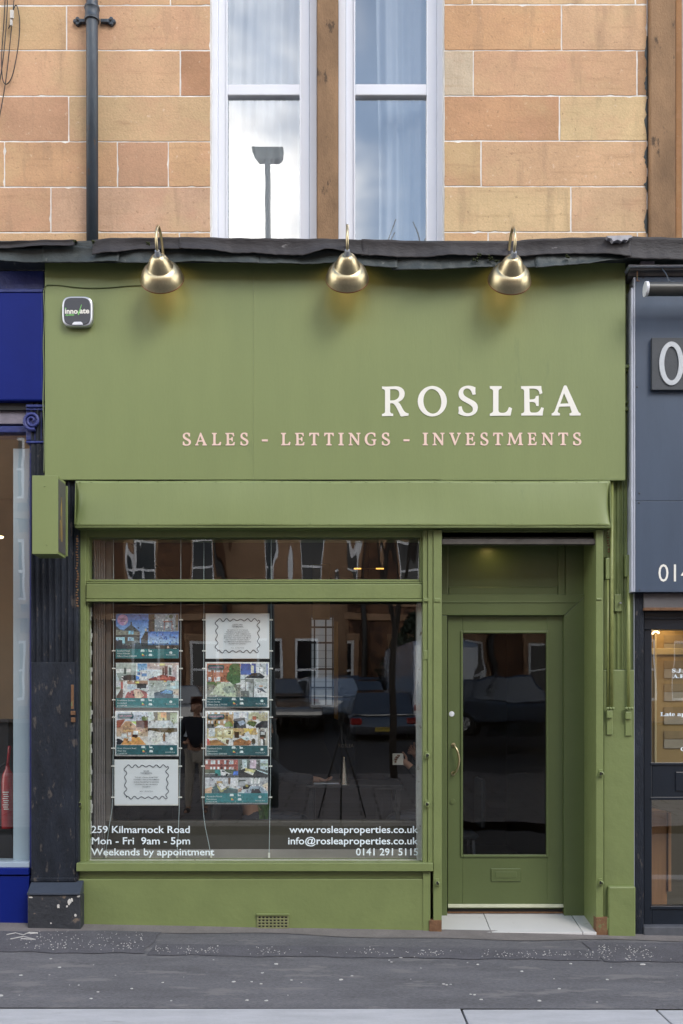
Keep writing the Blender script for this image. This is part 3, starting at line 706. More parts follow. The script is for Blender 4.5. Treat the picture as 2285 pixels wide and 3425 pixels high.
# lettering on the pane
m_let = mat('pale_blue_vinyl', (.78, .87, .92), .5, .02, 5)
for s, px, py, wd, al in (('259 Kilmarnock Road', 306, 2786, 329, 'LEFT'), ('Mon - Fri  9am - 5pm', 307, 2824, 329, 'LEFT'), ('Weekends by appointment', 305, 2861, 412, 'LEFT'),
                          ('www.rosleaproperties.co.uk', 1399, 2786, 431, 'RIGHT'), ('info@rosleaproperties.co.uk', 1399, 2824, 435, 'RIGHT'), ('0141 291 5115', 1399, 2861, 208, 'RIGHT')):
    text('window_lettering', s, m_let, shop, px, py, .1485, 23.5, wd, al, offset=.012)
# sill, stall riser
pb('sill', m_green2, shop, 255, 1449, 2887, 2915, .0, .24, .004)
pb('sill_board', m_green2, shop, 262, 1440, 2915.5, 2938, .062, .25, .003)
pb('stall_riser', m_green_lump.copy() if False else m_green2, shop, 262, 1434, 2940, 3145, .040, .25, .006)
pb('riser_end', m_green2, shop, 1415, 1440, 2916, 3130, .034, .2, .003)
# air brick
m_vent = mat('vent_grey_green', (.20, .21, .10), .6, .15, 20)
vb = MB()
yv = .030; cols, rws = 8, 4
vx0, vx1, vy0, vy1 = 862, 963, 3064, 3104
for i in range(cols + 1):
    px = vx0 + (vx1 - vx0) * i / cols; vb.pbox(px - 2.6, px + 2.6, vy0, vy1, yv, .037)
for j in range(rws + 1):
    py = vy0 + (vy1 - vy0) * j / rws; vb.pbox(vx0, vx1, py - 2.2, py + 2.2, yv - .0015, .036)
vent = vb.build('air_vent', m_vent, shop, bev=.001)
MB().pbox(vx0, vx1, vy0, vy1, .0375, .0395).build('vent_hollow', m_black, vent)
pb('vent_hood', m_green2, shop, 857, 967, 3057, 3063, .020, .04, .002)
# posts either side of the door
for (a, b, y) in ((1415, 1431, .05), (1432, 1449, .038), (1450, 1478, .028)):
    pb('door_post', m_green2, shop, a, b, 1772, 2886 if a < 1440 else 3122, y, .30, .004)
pb('door_post', m_green2, shop, 1994, 2019, 1772, 3122, .028, .52, .004)
m_foot = m_rust
for (a, b) in ((1436, 1478), (1994, 2034)):
    pb('rusty_foot', m_rust, shop, a, b, 3068 if a > 1900 else 3078, 3130, .022, .1, .006, label='rusted iron foot of the door post')
for (a, b, c, d, y) in ((1418, 1433, 2000, 2012, .035), (1453, 1474, 2000, 2014, .020), (1996, 2014, 2000, 2008, .020), (1417, 1434, 2175, 2207, .044), (2030, 2036, 3070, 3110, .02)):
    pb('post_lug', m_green2, shop, a, b, c, d, y, .06, .005)
def padlock_eye(px, py, y):
    mb = MB(); m4 = Matrix.Translation((X(px, y), y, Z(py, y))) @ Matrix.Rotation(R(90), 4, 'X')
    mb.lathe([(.0, -.01), (.016, -.01), (.018, .030), (.010, .034), (.009, .020), (0, .018)], 14, m4)
    mb.pbox(px - 6, px + 6, py - 14, py + 12, y - .006, y + .02)
    o = mb.build('shutter_lock', m_green2, shop, bev=.001)
    MB().pbox(px - 2.5, px + 2.5, py - 5, py + 5, y - .0365, y - .028).build('keyhole', m_black, o)
for q in ((1429, 2527, .045), (1428, 2690, .045), (1463, 2954, .025), (2010, 2588, .025), (2009, 2953, .025), (268, 2690, .080)): padlock_eye(*q)
# dark metal rail of the shutter above the door
m_rail = mat('grimy_steel_rail', (.10, .09, .08), .5, .3, 12, .2, 50)
pb('shutter_rail', m_rail, shop, 1478, 1993, 1802, 1820, .05, .10, .002)
pb('shutter_rail', m_black, shop, 1478, 1993, 1780, 1801, .10, .2, .002)
# recess lining
DY = .37
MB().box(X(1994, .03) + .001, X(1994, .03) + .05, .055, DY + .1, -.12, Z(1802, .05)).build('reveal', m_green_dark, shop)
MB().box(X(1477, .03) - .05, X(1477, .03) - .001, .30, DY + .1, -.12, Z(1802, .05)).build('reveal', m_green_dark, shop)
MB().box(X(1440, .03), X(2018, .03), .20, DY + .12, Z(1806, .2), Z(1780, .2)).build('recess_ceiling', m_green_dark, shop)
# fanlight panel
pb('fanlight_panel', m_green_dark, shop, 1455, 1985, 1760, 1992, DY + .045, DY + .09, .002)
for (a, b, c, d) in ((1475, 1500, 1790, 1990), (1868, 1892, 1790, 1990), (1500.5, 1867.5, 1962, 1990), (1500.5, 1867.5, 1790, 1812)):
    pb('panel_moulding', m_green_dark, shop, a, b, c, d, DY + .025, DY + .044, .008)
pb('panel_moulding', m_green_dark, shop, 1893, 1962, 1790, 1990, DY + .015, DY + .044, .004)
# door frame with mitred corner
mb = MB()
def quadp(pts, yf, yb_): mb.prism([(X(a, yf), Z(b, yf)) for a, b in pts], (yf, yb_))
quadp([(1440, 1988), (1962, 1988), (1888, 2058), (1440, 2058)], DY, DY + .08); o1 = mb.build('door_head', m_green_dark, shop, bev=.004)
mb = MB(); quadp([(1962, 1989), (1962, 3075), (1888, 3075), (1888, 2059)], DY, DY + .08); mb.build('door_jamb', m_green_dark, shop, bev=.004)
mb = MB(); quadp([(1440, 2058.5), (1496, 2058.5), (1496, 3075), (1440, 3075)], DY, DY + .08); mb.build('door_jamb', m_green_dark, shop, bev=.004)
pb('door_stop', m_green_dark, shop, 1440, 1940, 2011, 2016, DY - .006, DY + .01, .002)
# door leaf
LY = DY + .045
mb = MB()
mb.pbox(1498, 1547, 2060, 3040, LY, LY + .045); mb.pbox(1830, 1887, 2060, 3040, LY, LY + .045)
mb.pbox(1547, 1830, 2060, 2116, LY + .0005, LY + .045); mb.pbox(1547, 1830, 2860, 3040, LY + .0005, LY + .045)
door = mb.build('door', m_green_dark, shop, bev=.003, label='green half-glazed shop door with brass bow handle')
mb = MB()
for (a, b, c, d) in ((1541, 1549, 2110, 2868), (1828, 1836, 2110, 2868), (1549, 1828, 2110, 2118), (1549, 1828, 2859, 2868)): mb.pbox(a, b, c, d, LY - .010, LY + .02)
mb.build('bead', m_green_dark, door, bev=.004)
MB().pane(1546, 1831, 2114, 2863, LY + .016).build('pane', g_door, door)
mb = MB(); mb.pbox(1643, 1742, 2905, 2949, LY - .008, LY + .01); lp = mb.build('letter_plate', m_green_dark, door, bev=.004)
mb = MB(); mb.pbox(1657, 1728, 2916, 2937, LY - .012, LY - .0085); mb.build('flap', m_green_dark, door, bev=.002)
hy = LY
hp = [(1517, 2493, 0), (1519, 2494, .03), (1527, 2505, .05), (1534, 2525, .055), (1536, 2545, .055), (1533, 2565, .055), (1526, 2580, .05), (1518, 2586, .03), (1516, 2587, 0)]
MB().tube(smooth_path([(X(a, hy - e), hy - e, Z(b, hy - e)) for a, b, e in hp], 5), .0085, 10).build('handle', m_brass, door, smooth=True)
mb = MB()
for (a, b) in ((1517, 2492), (1516, 2587)): mb.lathe([(.017, 0), (.016, .005), (0, .007)], 14, Matrix.Translation((X(a, hy), hy, Z(b, hy))) @ Matrix.Rotation(R(90), 4, 'X'))
mb.build('handle_rose', m_brass, door, smooth=True, auto=40)
MB().lathe([(.0205, 0), (.0195, .004), (0, .006)], 20, Matrix.Translation((X(1511, hy), hy, Z(2388, hy))) @ Matrix.Rotation(R(90), 4, 'X')).build('white_disc', m_upvc, door, smooth=True, auto=40)
MB().lathe([(.021, 0), (.020, .006), (0, .008)], 20, Matrix.Translation((X(1514, hy), hy, Z(2681, hy))) @ Matrix.Rotation(R(90), 4, 'X')).build('lock_cover', m_green_dark, door, smooth=True, auto=40)
m_strip = mat('cream_weather_strip', (.60, .62, .46), .5, .1, 12)
pb('weather_strip', m_strip, door, 1499, 1887, 3025, 3036, LY - .014, LY + .01, .002)
MB().pbox(1498, 1888, 3041, 3060, LY + .01, LY + .06).build('threshold', m_black, shop)
pb('threshold_bar', m_rust, shop, 1498, 1888, 3051, 3055, LY - .01, LY + .03, .001)
# sloping tiled step: three tiles
zf, zb = Z(3119, .02), .036
def tile(pa, pb_, name='step_tile'):
    xa0, xa1 = X(pa[0], .02), X(pa[1], .02); xb0, xb1 = X(pb_[0], .02), X(pb_[1], .02)
    y0, y1 = .022, LY + .03
    f = lambda x, y, z: (x, y, z)
    top = [f(xa0, y0, zf), f(xb0, y0, zf), f(xb1, y1, zb), f(xa1, y1, zb)]
    bot = [(a, b, c - .03) for a, b, c in top]
    mb = MB(); mb.v = top + bot; mb.f = [[0, 1, 2, 3], [7, 6, 5, 4], [0, 4, 5, 1], [1, 5, 6, 2], [2, 6, 7, 3], [3, 7, 4, 0]]; mb.c = [None] * 6
    return mb.build(name, m_tile, shop, bev=.002)
tile((1475, 1475), (1642.5, 1643.5)); tile((1645, 1646), (1949, 1950)); tile((1951.5, 1952.5), (1996, 1996))
m_conc = mat('cracked_cement', (.30, .30, .28), .9, .25, 14, .7, 40, wear=(.10, .09, .08), wearat=.60, wscale=16)
MB().box(X(1476, .03), X(1993, .03), .030, LY + .05, -.30, zf - .0305).build('step_base', m_conc, shop, bev=.004)

# ------------------------------------------------------------------ green pilaster at the right of the door
gp = thing('green_pilaster', 'green painted fluted pilaster with two iron rods between door and grey shop', 'pilaster', (X(2075, .06), .06, -.06))
def fluted(name, m, parent, pxa, pxb, pya, pyb, yf, depth, n, seg=10):
    xa, xb = X(pxa, yf), X(pxb, yf); za, zb_ = Z(pyb, yf), Z(pya, yf)
    pts = []
    for i in range(n * seg + 1):
        t = i / seg; k = t - int(t); w_ = .22
        d = 0 if (k < w_ / 2 or k > 1 - w_ / 2) else depth * math.sin(math.pi * (k - w_ / 2) / (1 - w_))
        pts.append((xa + (xb - xa) * i / (n * seg), yf + d))
    pts += [(xb, yf + .12), (xa, yf + .12)]
    return MB().prism(pts, (za, zb_), 'z').build(name, m, parent)
pb('shaft', m_green_lump, gp, 2019.5, 2124, 2240, 3150, .05, .30, .006)
fluted('fluted_shaft', m_green_lump, gp, 2052, 2098, 1240, 2239, .062, .012, 3)
pb('back_board', m_green_lump, gp, 2019.5, 2124, 880, 2239, .10, .30, .004)
for (a, b, y) in ((1218, 1230, .02), (1232, 1242, .04), (1340, 1348, .045), (1360, 1372, .04)):
    pb('moulding', m_green_lump, gp, 2060, 2122, a, b, y, .11, .005)
pb('edge_slat', m_green_lump, gp, 2099, 2123, 1610, 2239, .072, .11, .004)
pb('edge_slat', m_green_lump, gp, 2020, 2034, 1615, 1865, .075, .11, .004)
pb('plinth', m_green_lump, gp, 2036, 2127, 2966, 3150, .015, .2, .010)
m_chain = m_rust
def rod(px, pya, pyb, y, r=.0105, m=m_green2, name='rod'):
    return MB().tube([(X(px, y), y, Z(pya, y)), (X(px, y), y, Z((pya + pyb) / 2, y)), (X(px, y), y, Z(pyb, y))], r, 10).build(name, m, gp, smooth=True)
m_rod = mat('yellow_green_rod_paint', (.24, .27, .09), .35, .15, 14, .3, 40, wear=(.19, .10, .05), wearat=.66, wscale=16)
rod(2047, 1605, 2368, .03, .0115, m_rod); rod(2034, 1935, 2365, .045, .0085, m_rod); rod(2103, 1925, 2370, .03, .0105, m_rod)
for (a, b, c, d, y) in ((2027, 2041, 1866, 1938, .03), (2093, 2110, 1855, 1929, .022)): pb('rod_cap', m_green2, gp, a, b, c, d, y, .08, .006)
for (px, s) in ((2040, 0), (2103, 4)):
    pb('lock_plate', m_green2, gp, px - 10, px + 10, 2385 + s, 2458 + s, .036, .06, .004)
    pb('lock_box', m_green2, gp, px - 9, px + 9, 2377 + s, 2402 + s, .012, .04, .004)
    mb = MB()
    for dx in (-9, 0, 9): mb.lathe([(0, -.012), (.010, -.008), (.011, .008), (0, .012)], 10, Matrix.Translation((X(px + dx + 2, .02), .02, Z(2370, .02))))
    mb.build('rod_knuckle', m_green2, gp, smooth=True)
pb('bolt_plate', m_green2, gp, 2056, 2080, 1988, 2045, .05, .07, .003)
MB().lathe([(.007, -.02), (.007, .03), (.0045, .03), (.004, .01), (0, .01)], 12, Matrix.Translation((X(2073, .05), .05, Z(2018, .05))) @ Matrix.Rotation(R(90), 4, 'X')).build('bolt', m_alu, gp)
pb('capital', m_green_lump, gp, 2060, 2122, 905, 1217, .09, .12, .004)
# rusty mesh strips beside the shutter guides
def rust_strip(px, pya, pyb, y, parent, seed):
    rr = random.Random(seed); mb = MB(); n = int((pyb - pya) / 9)
    for i in range(n):
        py = pya + i * 9 + rr.uniform(-1, 1); a = px + rr.uniform(-2, 2)
        mb.pbox(a - rr.uniform(2, 4), a + rr.uniform(2, 4), py, py + rr.uniform(4, 7), y, y + .02)
    return mb.build('rusty_chain_strip', m_rust, parent, bev=.003)
rust_strip(2036, 1760, 1850, .05, gp, 1)

# ------------------------------------------------------------------ wall lamps
def make_lamp():
    t = thing('wall_lamp', 'x', 'wall lamp', (0, 0, 0), 'brass swan-neck lamps over the green fascia')
    # local frame: wall at y=0, street towards -y, plate centre at z=0
    MB().lathe([(.0, .018), (.012, .018), (.050, .012), (.060, .004), (.060, 0)], 32, Matrix.Rotation(R(90), 4, 'X')).build('backplate', m_brass, t, smooth=True, auto=50)
    mb = MB()
    for s in (-1, 1): mb.lathe([(.006, 0), (.006, .004), (0, .005)], 8, Matrix.Translation((s * .040, -.011, 0)) @ Matrix.Rotation(R(90), 4, 'X'))
    mb.build('screw', m_black, t)
    path = [(0, -.015, .0), (0, -.05, .01), (0, -.10, .06), (0, -.15, .125), (0, -.215, .178), (0, -.29, .192), (0, -.345, .155), (0, -.375, .095), (0, -.370, .04), (0, -.345, .005)]
    MB().tube(smooth_path(path, 6), .0095, 12).build('arm', m_brass, t, smooth=True)
    ax = Matrix.Translation((0, -.335, -.004)) @ Matrix.Rotation(R(60), 4, 'X')       # local -z runs down and towards the wall
    MB().lathe([(.0, .012), (.016, .012), (.019, -.004), (.022, -.016), (.024, -.026)], 20, ax).build('lamp_holder', m_alu, t, smooth=True, auto=40)
    prof = [(.022, -.022), (.035, -.029), (.050, -.043), (.062, -.063), (.072, -.087), (.0795, -.111), (.082, -.117), (.085, -.118), (.097, -.125), (.109, -.137), (.120, -.155), (.129, -.178), (.136, -.203), (.137, -.209), (.135, -.211)]
    prof = [(r_ * (1.09 if z_ < -.1 else 1.05), z_) for r_, z_ in prof]
    sh = MB().lathe(prof, 48, ax).build('shade', m_brass, t, smooth=True, solid=.002, auto=50)
    MB().lathe([(.146, -.206), (.1515, -.206), (.152, -.212), (.146, -.213), (.146, -.206)], 48, ax).build('rim', m_rim, sh, smooth=True)
    MB().lathe([(0, -.075), (.018, -.08), (.030, -.105), (.034, -.125), (.028, -.150), (.012, -.162), (0, -.164)], 20, ax).build('bulb', m_bulb, t, smooth=True)
    return t
m_rim = mat('copper_rim', (.20, .08, .045), .35, .1, 10, metal=.8)
m_bulb = mat('lit_bulb', (.9, .7, .4), .3, 0, emit=(1.0, .60, .22), estr=15)
lamp = make_lamp()
for i, (px, py, lab) in enumerate(((556, 916, 'brass swan-neck wall lamp nearest the alarm box'), (1161, 914, 'brass swan-neck wall lamp in the middle of the green fascia'),
                                   (1692, 920, 'brass swan-neck wall lamp above the white sign lettering'))):
    o = lamp if i == 0 else copy_tree(lamp)
    o.location = (X(px, 0), -.001, Z(py, 0)); o['label'] = lab
tag(cable('fascia_cable', [(150, 958), (162, 953), (200, 954), (250, 960), (300, 963), (360, 962), (430, 956), (482, 954), (520, 952)], -.005, .0035, m_green_dark),
    'thin painted cable clipped along the fascia from its edge to the first lamp', 'cable')
tag(cable('edge_cable', [(152, 958), (146, 980), (149, 1060), (145, 1150), (147, 1240), (144, 1340), (147, 1420), (148, 1500), (147, 1580)], -.002, .004, m_green_dark),
    'thin painted cable running down the edge of the green fascia by the blue sign', 'cable')

# ------------------------------------------------------------------ alarm box
ab = thing('alarm_box', 'square alarm box with silver rim and dark cover on the green fascia', 'alarm box', (X(259), -.02, Z(1042)))
def rsq(cx, cy, hx, hy_, n=40, e=4.2):
    out = []
    for i in range(n):
        a = 2 * math.pi * i / n; c, s = math.cos(a), math.sin(a)
        out.append((cx + hx * math.copysign(abs(c) ** (2 / e), c), cy + hy_ * math.copysign(abs(s) ** (2 / e), s)))
    return out
def slab(pts, ya, yb_): return MB().prism([(X(a, ya), Z(b, ya)) for a, b in pts], (ya, yb_))
slab(rsq(258.5, 1041, 51, 51), -.045, 0).build('casing', m_alu, ab, bev=.008, smooth=False)
m_cover = mat('charcoal_plastic', (.062, .066, .078), .42, .05, 10)
m_lime = mat('lime_print', (.22, .60, .16), .5, .02, 5)
slab(rsq(257.5, 1040.5, 44.5, 45.5), -.051, -.044).build('cover', m_cover, ab, bev=.003)
text('logo', 'inno', m_white_vinyl, ab, 217, 1048.5, -.0525, 17, 43, offset=.03)
text('logo', 'ate', m_white_vinyl, ab, 266, 1047.5, -.0525, 17.5, 33, offset=.03)
slab([(260, 1036), (262.5, 1046), (272, 1018), (273.5, 1019), (264, 1053), (260.5, 1053)], -.0530, -.0522).build('tick_mark', m_lime, ab)
text('logo', 'ALARMS', m_lime, ab, 218, 1056, -.0525, 6.5, 31, offset=.03, shear=.3)
MB().lathe([(.0048, 0), (.0048, .001), (0, .001)], 12, Matrix.Translation((X(219.5, -.052), -.0522, Z(1031.5, -.052))) @ Matrix.Rotation(R(90), 4, 'X')).build('dot', m_lime, ab)
slab([(240, 1086), (244, 1079), (248, 1076), (270, 1075.5), (274, 1078), (278, 1086)], -.054, -.045).build('light_strip', m_upvc, ab, bev=.001)

# ------------------------------------------------------------------ projecting sign
ps = thing('projecting_sign', 'green box sign projecting beside the dark pilaster, grey side panel with gold letters', 'sign', (X(150, -.2), -.2, Z(1853, -.3)))
PY0, PY1 = -.34, -.155
mb = MB(); mb.pbox(107.5, 193.5, 1590, 1853, PY0, PY1); mb.build('box', m_green, ps, bev=.003)
xs_ = X(193.5, PY0)
m_sidepanel = mat('grey_side_panel', (.085, .080, .085), .4, .08, 8)
MB().box(xs_ + .0005, xs_ + .004, PY0 + .012, PY1 - .012, Z(1843, PY0), Z(1601, PY0)).build('side_panel', m_sidepanel, ps)
m_gold = mat('gold_lettering', (.50, .33, .08), .4, .05, 8)
mb = MB()
def side_stroke(u0, v0, u1, v1, wd=.008):
    ya, yb_ = PY0 + .02 + .14 * u0, PY0 + .02 + .14 * u1; za, zb_ = Z(v0, PY0), Z(v1, PY0); x = xs_ + .0055
    d = wd / 2
    mb.face([(x, ya - d, za), (x, ya + d, za), (x, yb_ + d, zb_), (x, yb_ - d, zb_)])
side_stroke(.35, 1655, .45, 1805, .012); side_stroke(.35, 1655, .25, 1720, .008); side_stroke(.12, 1735, .08, 1800, .008); side_stroke(.12, 1735, .30, 1745, .008); side_stroke(.30, 1745, .34, 1806, .008)
mb.build('gold_letter', m_gold, ps)
mb = MB(); mb.box(X(193.5, PY0) - .03, X(193.5, PY0) + .012, PY1 + .002, PY1 + .02, Z(1860, PY1), Z(1625, PY1)); mb.box(X(140, PY1), X(180, PY1), PY1 + .02, .02, Z(1800, PY1), Z(1650, PY1)); mb.build('mounting_bracket', m_green2, ps, bev=.002)
mb = MB()
for (a, b) in ((149, 1626), (155, 1823)): mb.lathe([(.006, 0), (.005, .003), (0, .004)], 8, Matrix.Translation((X(a, PY0), PY0, Z(b, PY0))) @ Matrix.Rotation(R(90), 4, 'X'))
mb.build('screw', m_green2, ps)

# ------------------------------------------------------------------ dark pilaster
dk = thing('dark_pilaster', 'weathered black-blue fluted pilaster between the blue shop and the green shop', 'pilaster', (X(183), 0, 0))
fluted('fluted_shaft', m_navy, dk, 104, 252, 1340, 2214, .03, .016, 7, 9)
pb('edge_fillet', m_navy, dk, 252.5, 262, 1610, 2960, .028, .2, .003)
pb('shaft', m_navy, dk, 104, 252, 2214.5, 2965, .024, .25, .005)
pb('neck_band', m_navy, dk, 102, 256, 2936, 2950, .012, .2, .006)
mb = MB()
yc = -.075
mb.prism([(.035, Z(2945, .03)), (.035, Z(2995, yc)), (yc, Z(2995, yc)), (yc, Z(2988, yc))], (X(90, yc), X(267, yc)), 'x')
mb.build('plinth_cap', mat('smooth_blue_black_paint', (.045, .055, .075), .4, .12, 9, .2, 40), dk, bev=.003)
pb('plinth', m_peel, dk, 92, 269, 2996, 3140, yc + .012, .2, .008)
mb = MB(); rr = random.Random(8); yq = yc + .0105
for (px, py, w_, h_) in ((104, 3002, 9, 3), (195, 3032, 7, 8), (232, 3018, 7, 12), (240, 3010, 6, 7), (253, 3062, 6, 5), (262, 2998, 6, 5), (224, 3032, 3, 6), (170, 3088, 3, 3)):
    k = 8; mb.prism([(X(px + w_ * rr.uniform(.5, 1.15) * math.cos(6.283 * i / k), yq), Z(py + h_ * rr.uniform(.5, 1.15) * math.sin(6.283 * i / k), yq)) for i in range(k)], (yq, yq + .003))
tag(mb.build('paint_chip', m_flake, dk), kind='stuff')
rust_strip(257, 1790, 2040, .02, dk, 6)
for (a, b, c, d) in ((236, 250, 2378, 2392), (237, 250, 2400, 2416)): pb('rusty_hinge', m_rust, dk, a, b, c, d, .005, .04, .004)
pb('rust_streak', m_rust, dk, 237, 247, 2290, 2372, .0225, .03, .003)

# ------------------------------------------------------------------ blue shop at the left
bl = thing('blue_shopfront', 'royal blue shopfront with scrolled capital and pale framed window', 'shopfront', (X(50), 0, .05))
pb('fascia', m_blue, bl, -500, 144, 975, 1340, .0, .15, .012)
pb('fascia_top', m_blue_dirty, bl, -500, 147, 905, 973, .06, .2, .006)
pb('fascia_lip', m_blue_dirty, bl, -500, 141, 966, 977, -.006, .1, .004)
pb('soffit', m_black, bl, -500, 150, 1341, 1372, .05, .2, .003)
m_lint = mat('lilac_stone_lintel', (.21, .19, .23), .7, .2, 9, .3, 50)
pb('lintel', m_lint, bl, -500, 86, 1356, 1418, .075, .25, .005)
pb('window_head', m_blue_dirty, bl, -500, 92, 1424, 1446, .065, .25, .006)
pb('capital', m_blue_dirty, bl, 87, 147, 1372, 1472, .045, .25, .004)
for (a, b, y) in ((1352, 1362, .02), (1364, 1372, .03), (1474, 1482, .02)): pb('capital_moulding', m_blue_dirty, bl, 86, 148, a, b, y, .2, .005)
mb = MB(); sp = []
for i in range(60):
    t = i / 59; a = -1.9 + t * 11.5; r = .052 * (1 - t) ** .8 + .010
    sp.append((X(108, .02) + r * math.cos(a) * -1, .022 - .012 * t, Z(1408, .02) + r * math.sin(a)))
mb.tube(sp, [.015 * (1 - .55 * i / 59) for i in range(60)], 8)
mb.lathe([(.052, 0), (.050, .012), (0, .014)], 24, Matrix.Translation((X(108, .03), .035, Z(1408, .03))) @ Matrix.Rotation(R(90), 4, 'X'))
mb.build('scroll', mat('worn_blue_scroll_paint', (.035, .045, .19), .42, .2, 20, .3, 60), bl, smooth=True, auto=50)
fluted('fluted_panel', m_navy, bl, 106, 148, 1484, 1600, .02, .012, 2, 9)
pb('base_panel', m_blue, bl, -500, 97, 2930, 3130, .035, .25, .006)
pb('base_rail', m_blue, bl, -500, 95, 2904, 2927, .02, .25, .005)
m_ale = mat('pale_blue_aluminium', (.34, .42, .50), .35, .04, 6)
pb('window_jamb', m_blue_dirty, bl, 99, 106, 1448, 2905, .06, .25, .003)
pb('window_sill', m_ale, bl, -500, 98, 2884, 2902, .05, .25, .004)
MB().pane(-500, 99, 1446, 2886, .110).build('window_pane', g_plain, bl)
pb('inner_partition', mat('pale_blue_partition', (.44, .54, .62), .5, .05, 3), bl, 44, 99, 1500, 2884, .16, .24, .003, label='pale blue upright panel just inside the glass')
# things inside the blue shop
m_ochre = mat('ochre_wall', (.26, .23, .18), .8, .08, 2)
ir = MB(); ir.box(-5.2, -1.95, 2.4, 2.5, -.2, 4.0); ir.box(-5.2, -1.95, .3, 2.4, -.2, .02); ir.box(-5.2, -1.95, .3, 2.5, 3.6, 3.7); ir.box(-2.0, -1.93, .30, 2.4, .02, 3.6); ir.box(-5.2, -5.1, .3, 2.4, .02, 3.6)
tag(ir.build('blue_shop_room', m_ochre), kind='structure')
o = MB().box(-3.6, X(30, 1.6), 1.6, 1.9, .02, Z(2405, 1.6)).build('shop_counter', m_black, bev=.01); tag(o, 'black counter inside the blue shop window', 'counter')
fe = thing('fire_extinguisher', 'red fire extinguisher standing behind the blue shop glass', 'fire extinguisher', (X(28, .5), .5, 0.5))
m_red = mat('red_enamel', (.42, .018, .022), .25, .05, 8, coat=.4)
ye = .5; xe = X(26, ye)
MB().lathe([(0, Z(2770, ye)), (.045, Z(2770, ye)), (.047, Z(2760, ye)), (.047, Z(2610, ye)), (.040, Z(2590, ye)), (.018, Z(2572, ye)), (.014, Z(2560, ye)), (0, Z(2560, ye))], 28, Matrix.Translation((xe, ye, 0))).build('cylinder', m_red, fe, smooth=True, auto=50)
MB().tube([(xe, ye, Z(2560, ye)), (xe + .01, ye, Z(2520, ye)), (xe + .02, ye - .02, Z(2495, ye))], .012, 8).build('lever', m_red, fe, smooth=True)
MB().tube(smooth_path([(xe - .02, ye, Z(2555, ye)), (xe - .07, ye, Z(2580, ye)), (xe - .075, ye, Z(2680, ye)), (xe - .06, ye, Z(2740, ye))]), .009, 8).build('hose', m_black, fe, smooth=True)
mb = MB()
for k_ in range(9): mb.box(xe - .022 + .004 * (k_ % 3), xe + .022 - .005 * (k_ % 2), ye - .0487, ye - .046, Z(2650 + 7 * k_, ye), Z(2647 + 7 * k_, ye))
tag(mb.build('printed_lines', m_white_vinyl, fe), kind='stuff')
o = MB().box(xe - .2, xe + .055, ye - .06, ye + .1, .02, Z(2771, ye)).build('low_cabinet', m_black, bev=.006); tag(o, 'low black cabinet under the fire extinguisher', 'cabinet')
dl = thing('ceiling_lamp', 'glowing round ceiling lamp inside the blue shop', 'lamp', (X(-10, 1.3), 1.3, Z(1800, 1.3)))
m_glow = mat('warm_lamp_face', (.9, .8, .6), .4, 0, emit=(1, .72, .38), estr=4)
MB().lathe([(0, -.004), (.05, -.004), (.055, .004), (.055, .008), (0, .01)], 24, Matrix.Translation((X(-10, 1.3), 1.3, Z(1797, 1.3)))).build('lamp_face', m_glow, dl, smooth=True)
MB().tube([(X(-10, 1.3), 1.3, Z(1790, 1.3)), (X(-10, 1.3), 1.3, 3.6)], .008, 6).build('stem', m_black, dl)
def area(name, loc, size, power, col, rot=(0, 0, 0)):
    a = bpy.data.lights.new(name, 'AREA'); a.energy = power; a.size = size; a.color = col
    o = bpy.data.objects.new(name, a); COL.objects.link(o); o.location = loc; o.rotation_euler = rot; return o
area('blue_shop_lamp_light', (X(-10, 1.3), 1.3, Z(1797, 1.3) - .03), .10, 1.6, (1, .74, .42))

# ------------------------------------------------------------------ grey shop at the right
gr = thing('grey_shopfront', 'blue-grey metal sign and navy glazed door of the shop at the picture edge', 'shopfront', (X(2230), 0, -.06))
pb('sign_panel', m_slate, gr, 2126, 2600, 926, 1674.5, -.02, .10, .002)
pb('sign_panel', m_slate, gr, 2126, 2600, 1675.5, 1980, -.02, .10, .002)
pb('sign_trim', m_grey_trim, gr, 2112, 2119, 962, 1980, -.03, .10, .002); pb('sign_trim', m_grey_trim, gr, 2120, 2125.5, 926, 1980, -.026, .10, .002)
pb('sign_cornice', m_grey_trim, gr, 2103, 2600, 884, 891, -.10, .1, .003)
m_dull = mat('sooty_moulding', (.10, .095, .095), .6, .2, 10, .2, 50)
MB().prism([(-.085, Z(892, -.08)), (.1, Z(892, -.08)), (.1, Z(925, -.03)), (-.030, Z(922, -.03)), (-.035, Z(912, -.03)), (-.075, Z(904, -.07))], (X(2107, -.06), 3.3), 'x').build('sign_moulding', m_dull, gr)
pb('timber_packer', m_lint, gr, 2143, 2190, 873, 883.5, -.09, .0, .003)
plq = pb('number_plaque', m_plaque, gr, 2181, 2600, 1129, 1304, -.055, -.021, .003)
mb = MB(); oo, ii = ell(2247, 1215, 41, 73, 48), ell(2247, 1215, 24.5, 57, 48)
ya = -.064; b0 = []
for r_ in (oo, ii):
    for d in (ya, -.0545): b0.append([(X(a, ya), d, Z(b, ya)) for a, b in r_])
n = 48
for i in range(n):
    j = (i + 1) % n
    mb.face([b0[0][i], b0[0][j], b0[2][j], b0[2][i]]); mb.face([b0[0][i], b0[1][i], b0[1][j], b0[0][j]]); mb.face([b0[2][i], b0[2][j], b0[3][j], b0[3][i]])
mb.build('digit', mat('brushed_white_metal', (.52, .55, .58), .4, .12, 14, .2, 60), plq)
text('phone_number', '014', m_white_vinyl, gr, 2203, 1945, -.0225, 59, 110, offset=-.002)
mb = MB()
for (a, b) in ((2132, 1294), (2139, 1650), (2140, 1973), (2152, 928), (2138, 1682)): mb.lathe([(.007, 0), (.006, .003), (0, .004)], 8, Matrix.Translation((X(a, -.02), -.0202, Z(b, -.02))) @ Matrix.Rotation(R(90), 4, 'X'))
mb.build('panel_screw', m_plaque, gr)
